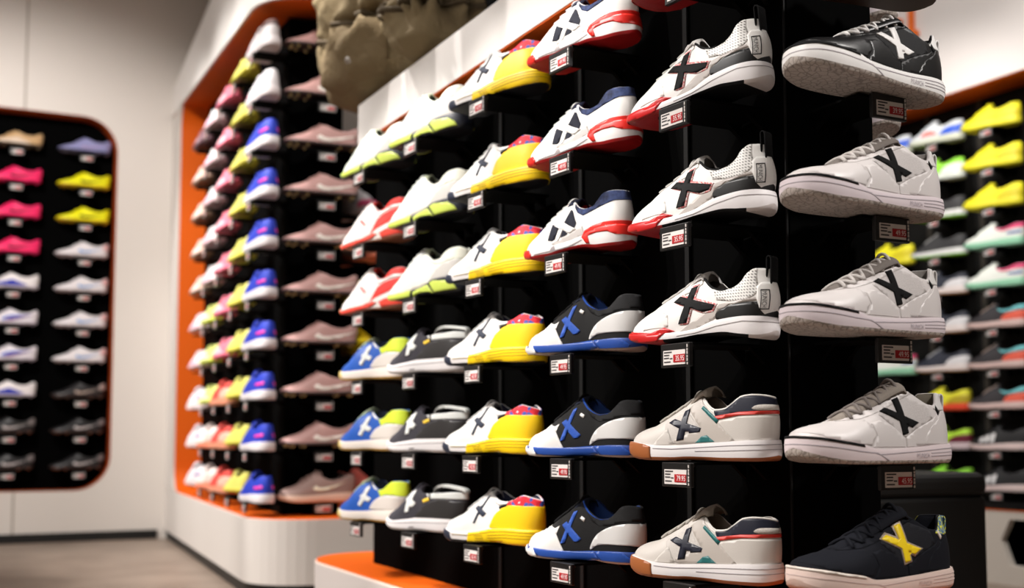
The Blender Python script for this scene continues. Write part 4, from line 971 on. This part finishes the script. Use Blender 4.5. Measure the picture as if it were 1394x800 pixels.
m = MB(); m.prism(ins(plan, .014), lambda a, b: (a, b, .247), lambda a, b: (a, b, .2515)); m.put('platform', ORANGE, u2)
m = MB(); m.prism(ins(plan, .012), lambda a, b: (a, b, -.03), lambda a, b: (a, b, .02)); m.put('kick', KICK, u2)
HZ = 2.13
def hz(a): return HZ+.10*max(0, -a)
m = MB(); n = len(plan)
def lean(z): return max(0, z-2.55)*.36
V = []; zs_ = [HZ, 2.55, 3.29]
for z in zs_: V += [(a, b+lean(z) if b < .3 else b, hz(a) if z == HZ else z) for a, b in plan]
F = [(k*n+i, k*n+(i+1) % n, (k+1)*n+(i+1) % n, (k+1)*n+i) for k in range(2) for i in range(n)]+[tuple(range(n-1, -1, -1)), tuple(range(2*n, 3*n))]
m.add(V, F); m.put('header', mat((238, 234, 230), .5, None, 0, 0, .3), u2)
m = MB(); m.prism(ins(plan, .01), lambda a, b: (a, b, hz(a)-.004), lambda a, b: (a, b, hz(a))); m.put('header_underside', ORANGE, u2)
XL = -2.26; rf = .13
jam = [(XE, .25), (XL+rf, .25)]+[(XL+rf-rf*math.sin(R(9*k)), .25+rf-rf*math.cos(R(9*k))) for k in range(1, 11)]+[(XL+rf-rf*math.cos(R(9*k)), hz(XL)-rf+rf*math.sin(R(9*k))) for k in range(11)]+[(XE, hz(XL))]
m = MB(); m.prism(jam, lambda a, b: (a, 0, b), lambda a, b: (a, .36, b)); m.put('jamb', WHITE2, u2)
lin_p = jam[1:-1]; m = MB(); k2 = len(lin_p)
off = [(a+.003, b) for a, b in lin_p]
m.prism(lin_p+off[::-1], lambda a, b: (a, .012, b), lambda a, b: (a, .15, b)); m.put('recess_lining', ORANGE, u2)
m = MB(); m.prism([(XL+.002, .2515), (-.04, .2515), (-.04, hz(-.04)-.004), (XL+.002, hz(XL)-.004)], lambda a, b: (a, .15, b), lambda a, b: (a, .36, b)); m.put('back_panel', PANEL, u2)
U2Z = [1.968-.185*k for k in range(10)]
cols = [(-4.27, 'blue'), (-4.67, 'yellow'), (-5.07, 'pink'), (-5.47, 'white'), (-5.87, 'mixed')]
seq = {'blue': ['f_white_brown', 'f_white_pink']+['f_blue']*8, 'yellow': ['f_yellow']*10, 'pink': ['f_pink']*7+['f_red']*3,
       'white': ['f_white']*5+['f_lime']*3+['f_peach']*2, 'mixed': ['f_mauve']+['f_sand']*4+['f_white']*2+['f_violet']*3}
N2 = dict(f_blue='royal blue trainer with pink heel band', f_white_brown='white trainer with pink toe and brown collar', f_white_pink='plain white trainer with pink toe', f_yellow='pale yellow football boot', f_pink='pink football boot',
          f_red='red trainer', f_white='white football boot', f_lime='lime football boot', f_peach='peach trainer with coral sole', f_mauve='mauve football boot', f_sand='sand pink football boot', f_violet='white trainer with violet band')
WHERE = {'blue': 'corner column', 'yellow': 'yellow column', 'pink': 'pink and red column', 'white': 'white and lime column', 'mixed': 'column by the orange jamb'}
def kindname(d): return 'football_boot' if 'boot' in N2.get(d, d) else 'trainer'
for X, cname in cols:
    lx = X-AX
    for r, d in enumerate(seq[cname]):
        sm = [k for k, q in enumerate(seq[cname]) if q == d]; o = ordn(sm.index(r), len(sm)) if len(sm) > 1 else None
        w = T2(lx, .055); zz = U2Z[r]+(.012 if 'boot' in N2[d] else 0)
        lab = '%s%s in the %s' % (N2[d], ', '+o if o else '', WHERE[cname])
        place(D[d], (w[0]-.015, w[1], zz), 4+ANG, kindname(d), lab, 'shoe', N2[d]+'s on the wall display')
        shelf(u2, (lx-.02, .15, U2Z[r]), 0, .13)
        if cname in ('blue', 'yellow', 'pink', 'white'):
            w = T2(lx-.02, .012); price_tag(None, (w[0], w[1], U2Z[r]-.002), ANG, 'price tag under the '+lab.replace('royal blue trainer with pink heel band', 'royal blue trainer').replace('white trainer with pink toe and brown collar', 'topmost shoe'), 'price tags on the wall display')
for r in range(10):
    d = 'f_rose_trainer' if r == 9 else 'f_rose'
    w = T2(.055, .255); zz = U2Z[r]+(.012 if r < 9 else 0)
    lab = 'brownish pink trainer at the bottom of the wall display end' if r == 9 else 'brownish pink football boot, %s on the wall display end' % ORD[r]
    place(D[d], (w[0], w[1], zz), 86, 'trainer' if r == 9 else 'football_boot', lab, 'shoe', 'brownish pink shoes on the wall display end')
    shelf(u2, (-.04, .26, U2Z[r]), 90, .12)
    w = T2(.085, .27); price_tag(None, (w[0], w[1], U2Z[r]-.002), 90+ANG, 'price tag under the '+lab.replace('at the bottom of', 'at the foot of'), 'price tags on the wall display end')
for r, d, lab in ((3, 'f_white_pink', 'white shoe with pink toe peeking out behind the wall display end'), (4, 'f_peach', 'pale shoe peeking out behind the wall display end, above the yellow pair'), (5, 'f_goldyellow', 'golden yellow trainer peeking out directly behind the lower red runner'),
                  (6, 'f_goldyellow', 'golden yellow trainer peeking out just above the topmost blue trainer'), (9, 'f_coral', 'coral trainer peeking out low behind the blue trainer')):
    w = T2(-.20, .465); place(D[d], (w[0], w[1], U2Z[r]), 199, 'trainer', lab, 'shoe', 'shoes on the back of the wall display')
    shelf(u2, (-.20, .36, U2Z[r]), 180, .14)
# dark shelving farther along the back wall
m = MB(); m.box((XW, 1.98, .25), (XW+.05, 3.3, 2.4)); dk = m.put('shelving_panel', PANEL); tag(dk, 'black shelving panel on the back wall, seen between the two displays', 'panel')

# ---- alcove in the back wall
al = empty('wall_niche', (XW, .12, 0), 0, 'black shoe niche with rounded corners and thin orange edge in the back wall', 'display niche')
m = MB(); m.box((-.14, AY0-.14, AZ0-.02), (-.12, AY1-.10, AZ1+.02)); m.put('back_panel', PANEL, al)
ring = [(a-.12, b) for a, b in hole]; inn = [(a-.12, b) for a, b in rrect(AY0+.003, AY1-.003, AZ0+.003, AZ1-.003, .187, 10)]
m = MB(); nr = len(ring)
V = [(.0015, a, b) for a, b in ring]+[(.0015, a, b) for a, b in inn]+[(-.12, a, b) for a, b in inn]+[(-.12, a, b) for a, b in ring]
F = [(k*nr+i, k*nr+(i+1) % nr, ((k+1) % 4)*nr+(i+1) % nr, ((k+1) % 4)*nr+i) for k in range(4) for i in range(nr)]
m.add(V, F); m.put('recess_lining', mat((168, 66, 14), .55, None, 0, 0, .3), al)  # same orange, darkened: shade inside the recess is put into the colour
AZ = [2.117-.1963*k for k in range(10)]
A2 = ['b_lav']+['b_yellow']*2+['b_white']*4+['b_stripe']+['b_black']*2
A1 = ['b_tan']+['b_pink']*3+['b_whiteblue']+['b_swirl']*2+['b_whiteblue']+['b_black']*2
NA = dict(b_lav='lavender blue football boot', b_yellow='bright yellow football boot with black check', b_white='white football boot with blue check', b_stripe='dark football boot with beige check', b_black='black football boot with white check',
          b_tan='tan football boot', b_pink='hot pink football boot', b_whiteblue='white football boot with blue underside', b_swirl='white football boot with blue and purple swirl')
for Y, seq_, side in ((.769, A2, 'right'), (.407, A1, 'left')):
    for r, d in enumerate(seq_):
        sm = [k for k, q in enumerate(seq_) if q == d]; o = ordn(sm.index(r), len(sm))
        if len(sm) == 1: o = None
        if d == 'b_whiteblue': o = 'above the two swirled boots' if r == 4 else 'below the two swirled boots'
        lab = '%s%s, %s niche column' % (NA[d], ', '+o if o else '', side)
        place(D[d], (XW-.056, Y, AZ[r]+.006), 92, 'football_boot', lab, 'shoe', NA[d]+'s in the wall niche')
        shelf(al, (-.12, Y-.12, AZ[r]), 90, .09)
        price_tag(None, (XW-.022, Y+.01, AZ[r]-.003), 90, 'price tag under the '+lab.replace('football boot', 'boot').replace('above the two', 'above').replace('below the two', 'below').replace('swirled boots', 'swirled pair'), 'price tags in the wall niche')

# ---- wall display on the right
u3 = empty('wall_display_unit', (-3.5, 4.2, 0), 0, 'far wall display on the right with white header, orange edge and black shelving', 'display unit')
m = MB(); m.box((-2.6, .19, .2), (2.2, .23, 2.2)); m.put('back_panel', mat((20, 20, 19), .6, 'fine', 500, .1, .25), u3)
m = MB(); m.box((-2.6, 0, 2.122), (2.2, .5, 3.28)); m.put('header', mat((236, 230, 226), .55, None, 0, 0, .3), u3)
m = MB(); m.box((-2.6, .004, 2.117), (2.2, .19, 2.122)); m.put('header_underside', ORANGE, u3)
m = MB()
for x in (-.68, -.36, -.03, .30): m.box((x-.014, .183, .27), (x+.014, .19, 2.117))
m.put('upright', mat((66, 62, 56), .5), u3)
# plinth with a dark faceted opening
hexo = [(.045, .222), (.50, .222), (.56, .13), (.50, .045), (.04, .045), (.0, .14)]
hexo = [(a-.035, b) for a, b in hexo]
bm = holed_plate([(-1.2, -.03), (2.2, -.03), (2.2, .252), (-1.2, .252)], hexo, lambda a, b, d: (a+.27, -.44+d, b), .03)
me = bpy.data.meshes.new('plinth'); bm.to_mesh(me); bm.free(); me.materials.append(mat((206, 198, 188), .6)); put('plinth', me, u3)
m = MB(); m.box((-.93, -.41, -.03), (2.47, .23, .0)); m.box((-.93, -.05, .02), (2.47, -.03, .25)); m.put('plinth_inside', BLACKP, u3)
m = MB(); m.box((-.93, -.435, .252), (2.47, .19, .256)); m.put('platform', BLACKP, u3)
m = MB(); m.box((-.93, -.442, .2535), (2.47, -.435, .2565)); m.put('plinth_edge', ORANGE, u3)
# orange lettering on the header, cut off by the frame in the photo
def stroke(pts, w, dep=.02):
    B = MB(); L_ = []; R2 = []
    for i, (x, z) in enumerate(pts):
        a = pts[max(0, i-1)]; b = pts[min(len(pts)-1, i+1)]; dx, dz = b[0]-a[0], b[1]-a[1]; l = math.hypot(dx, dz) or 1
        L_.append((x-dz/l*w/2, z+dx/l*w/2)); R2.append((x+dz/l*w/2, z-dx/l*w/2))
    pl_ = L_+R2[::-1]
    for i in range(len(pts)-1):
        q = [L_[i], L_[i+1], R2[i+1], R2[i]]
        B.prism(q, lambda a, c: (a, -.021, c), lambda a, c: (a, -.001, c))
    return B
OL = mat((246, 116, 20), .5)
B = stroke([(-.575, 2.66), (-.575, 2.49), (-.570, 2.472), (-.555, 2.461), (-.535, 2.463)], .026); B.put('letter', OL, u3)
B = stroke([(-.645, 2.565), (-.66, 2.535), (-.695, 2.50), (-.74, 2.485), (-.80, 2.495)], .026); B.put('letter', OL, u3)
RZ = [1.926-.1807*k for k in range(10)]
RC = [(-3.70, ['r_yellow']*3+['r_white']*2+['r_dark']*3+['r_bars']*2), (-4.02, ['r_multi', 'r_lime']+['r_blacklime']*2+['r_navy']*3+['r_yellowred', 'r_limewine', 'r_lime'])]
NR = dict(r_yellow='bright yellow trainer', r_white='white runner with pink collar', r_dark='dark runner with coral heel', r_bars='black trainer with white side bars', r_multi='white and blue runner with coral side',
          r_lime='lime green trainer with white heel', r_blacklime='black trainer with white sole', r_navy='navy trainer with white heel', r_yellowred='yellow trainer with red sole', r_limewine='lime and wine red trainer')
for X, seq_ in RC:
    for r, d in enumerate(seq_):
        sm = [k for k, q in enumerate(seq_) if q == d]; o = ordn(sm.index(r), len(sm)) if len(sm) > 1 else None
        if len(sm) == 2: o = ('upper' if r == sm[0] else 'lower')+' of two'
        if d == 'r_lime': o = 'near the top' if r == 1 else 'half hidden behind the black bench'
        lab = '%s%s, far right wall' % (NR[d], ', '+o if o else '')
        place(D[d], (X, 4.275, RZ[r]), 14, 'trainer', lab, 'shoe', NR[d]+'s on the right wall display')
        shelf(u3, (X+3.5, .19, RZ[r]), 0, .14)
        price_tag(None, (X, 4.245, RZ[r]-.002), 0, 'price tag under the '+lab.replace('trainer with white heel, half hidden behind', 'trainer by'), 'price tags on the right wall display')
for r, d, lab in ((0, 'r_multi', 'runner just showing above the pale court shoe tongue, far right wall'), (3, 'r_yellow', 'yellow trainer heel just right of the end panel, far right wall'), (6, 'r_white', 'pale runner just right of the end panel under a price tag, far right wall')):
    place(D[d], (-4.345, 4.275, RZ[r]), 14, 'trainer', lab, 'shoe', 'shoes seen just right of the end panel'); shelf(u3, (-.845, .19, RZ[r]), 0, .14)

# ---- black bench in the aisle behind
be = empty('bench', (-2.3, 2.0, -.03), 0, 'black upholstered bench behind the end panel, cutting off the far shoes', 'bench')
m = MB(); m.box((-.3, -.26, .05), (.3, .26, .43)); m.put('base', mat((7, 7, 7), .6), be, bevel=.01)
m = MB(); m.box((-.305, -.265, .43), (.305, .265, .485)); m.put('cushion', mat((20, 19, 19), .6, 'leather', 300, .2), be, bevel=.02)
for sx in (-.24, .24):
    for sy in (-.2, .2):
        m = MB(); m.tube([(sx, sy, 0), (sx, sy, .05)], .02, 12); m.put('leg', mat((12, 12, 12), .5), be)

# ================================================================= light
def spot(loc, to, power, size=55, blend=.5, rad=.06, col=(1, .955, .915)):
    l = bpy.data.lights.new('spotlight', 'SPOT'); l.energy = power; l.spot_size = R(size); l.spot_blend = blend; l.shadow_soft_size = rad; l.color = col
    o = bpy.data.objects.new('spotlight', l); COL.objects.link(o); o.location = loc
    o.rotation_euler = (Vector(to)-Vector(loc)).to_track_quat('-Z', 'Y').to_euler(); return o
def area(loc, to, power, sx, sy, col=(1, .955, .92)):
    l = bpy.data.lights.new('ambient_fill', 'AREA'); l.energy = power; l.shape = 'RECTANGLE'; l.size = sx; l.size_y = sy; l.color = col
    o = bpy.data.objects.new('ambient_fill', l); COL.objects.link(o); o.location = loc
    o.rotation_euler = (Vector(to)-Vector(loc)).to_track_quat('-Z', 'Y').to_euler(); return o
# track spots over the aisle: fairly narrow cones that leave scallops of shade on the headers
for x, pw in ((-3.45, 66), (-2.8, 66), (-2.15, 74), (-1.5, 76)):
    spot((x-.55, -1.0, 2.95), (x, 1.15, .46), pw, 29.5, .15, .04)
for x, pw in ((-5.7, 75), (-5.0, 70), (-4.3, 55)):
    spot((x-.1, -.9, 3.05), (x, 1.15, 1.1), pw, 52, .4)
spot((-2.95, .35, 3.1), (-4.2, 1.36, .9), 45, 40, .4)              # end of the wall display
spot((.25, 2.0, 2.7), (-1.4, 1.25, .7), 75, 42, .6)           # end panel
spot((-4.4, -.5, 3.0), (-6.85, .4, 1.1), 90, 75, .7)          # back wall niche
spot((-2.2, 2.6, 3.1), (-3.4, 4.2, 1.1), 45, 60, .6); spot((-3.4, 2.6, 3.1), (-4.2, 4.2, 1.1), 35, 60, .6)
for x, sz in ((-2.985, 8), (-2.605, 5), (-1.98, 19)): spot((x-.1, .62, 3.25), (x, 1.13, 1.46), 60, sz, .1, .01)
spot((-3.85, .62, 3.25), (-3.1, 1.16, 1.8), 70, 30, .3, .03)      # bags on the header
area((-2.5, -1.6, 3.25), (-2.5, -1.6, 0), 40, 6, 2.2)  # soft area lamps, unseen, added as ambient fill over both aisles
area((-2.8, 3.0, 3.25), (-2.8, 3.0, 0), 12, 4, 1)
w = bpy.data.worlds.new('world'); bpy.context.scene.world = w; w.use_nodes = True
w.node_tree.nodes['Background'].inputs[0].default_value = (.5, .47, .44, 1); w.node_tree.nodes['Background'].inputs[1].default_value = .1
# ================================================================= camera
FPX, VPX, HOR, PIT = 1600.0, -105.0, 594.0, R(4.16)
head = math.atan((697-VPX)/FPX)
cd = bpy.data.cameras.new('camera'); cam = bpy.data.objects.new('camera', cd); COL.objects.link(cam)
cam.location = (0, 0, .54); cd.sensor_width = 36; cd.lens = 36*FPX/1394; cd.clip_start = .02
d = Vector((-math.cos(head)*math.cos(PIT), math.sin(head)*math.cos(PIT), math.sin(PIT)))
cam.rotation_euler = d.to_track_quat('-Z', 'Y').to_euler()
cd.shift_y = (HOR-(400+FPX*math.tan(PIT)))/1394
cd.dof.use_dof = True; cd.dof.focus_distance = 1.9; cd.dof.aperture_fstop = 2.9; cd.dof.aperture_blades = 0
sc_ = bpy.context.scene; sc_.camera = cam
sc_.view_settings.view_transform = 'Standard'; sc_.view_settings.look = 'None'; sc_.view_settings.gamma = 1; sc_.view_settings.use_curve_mapping = False
sc_.view_settings.exposure = 1.75
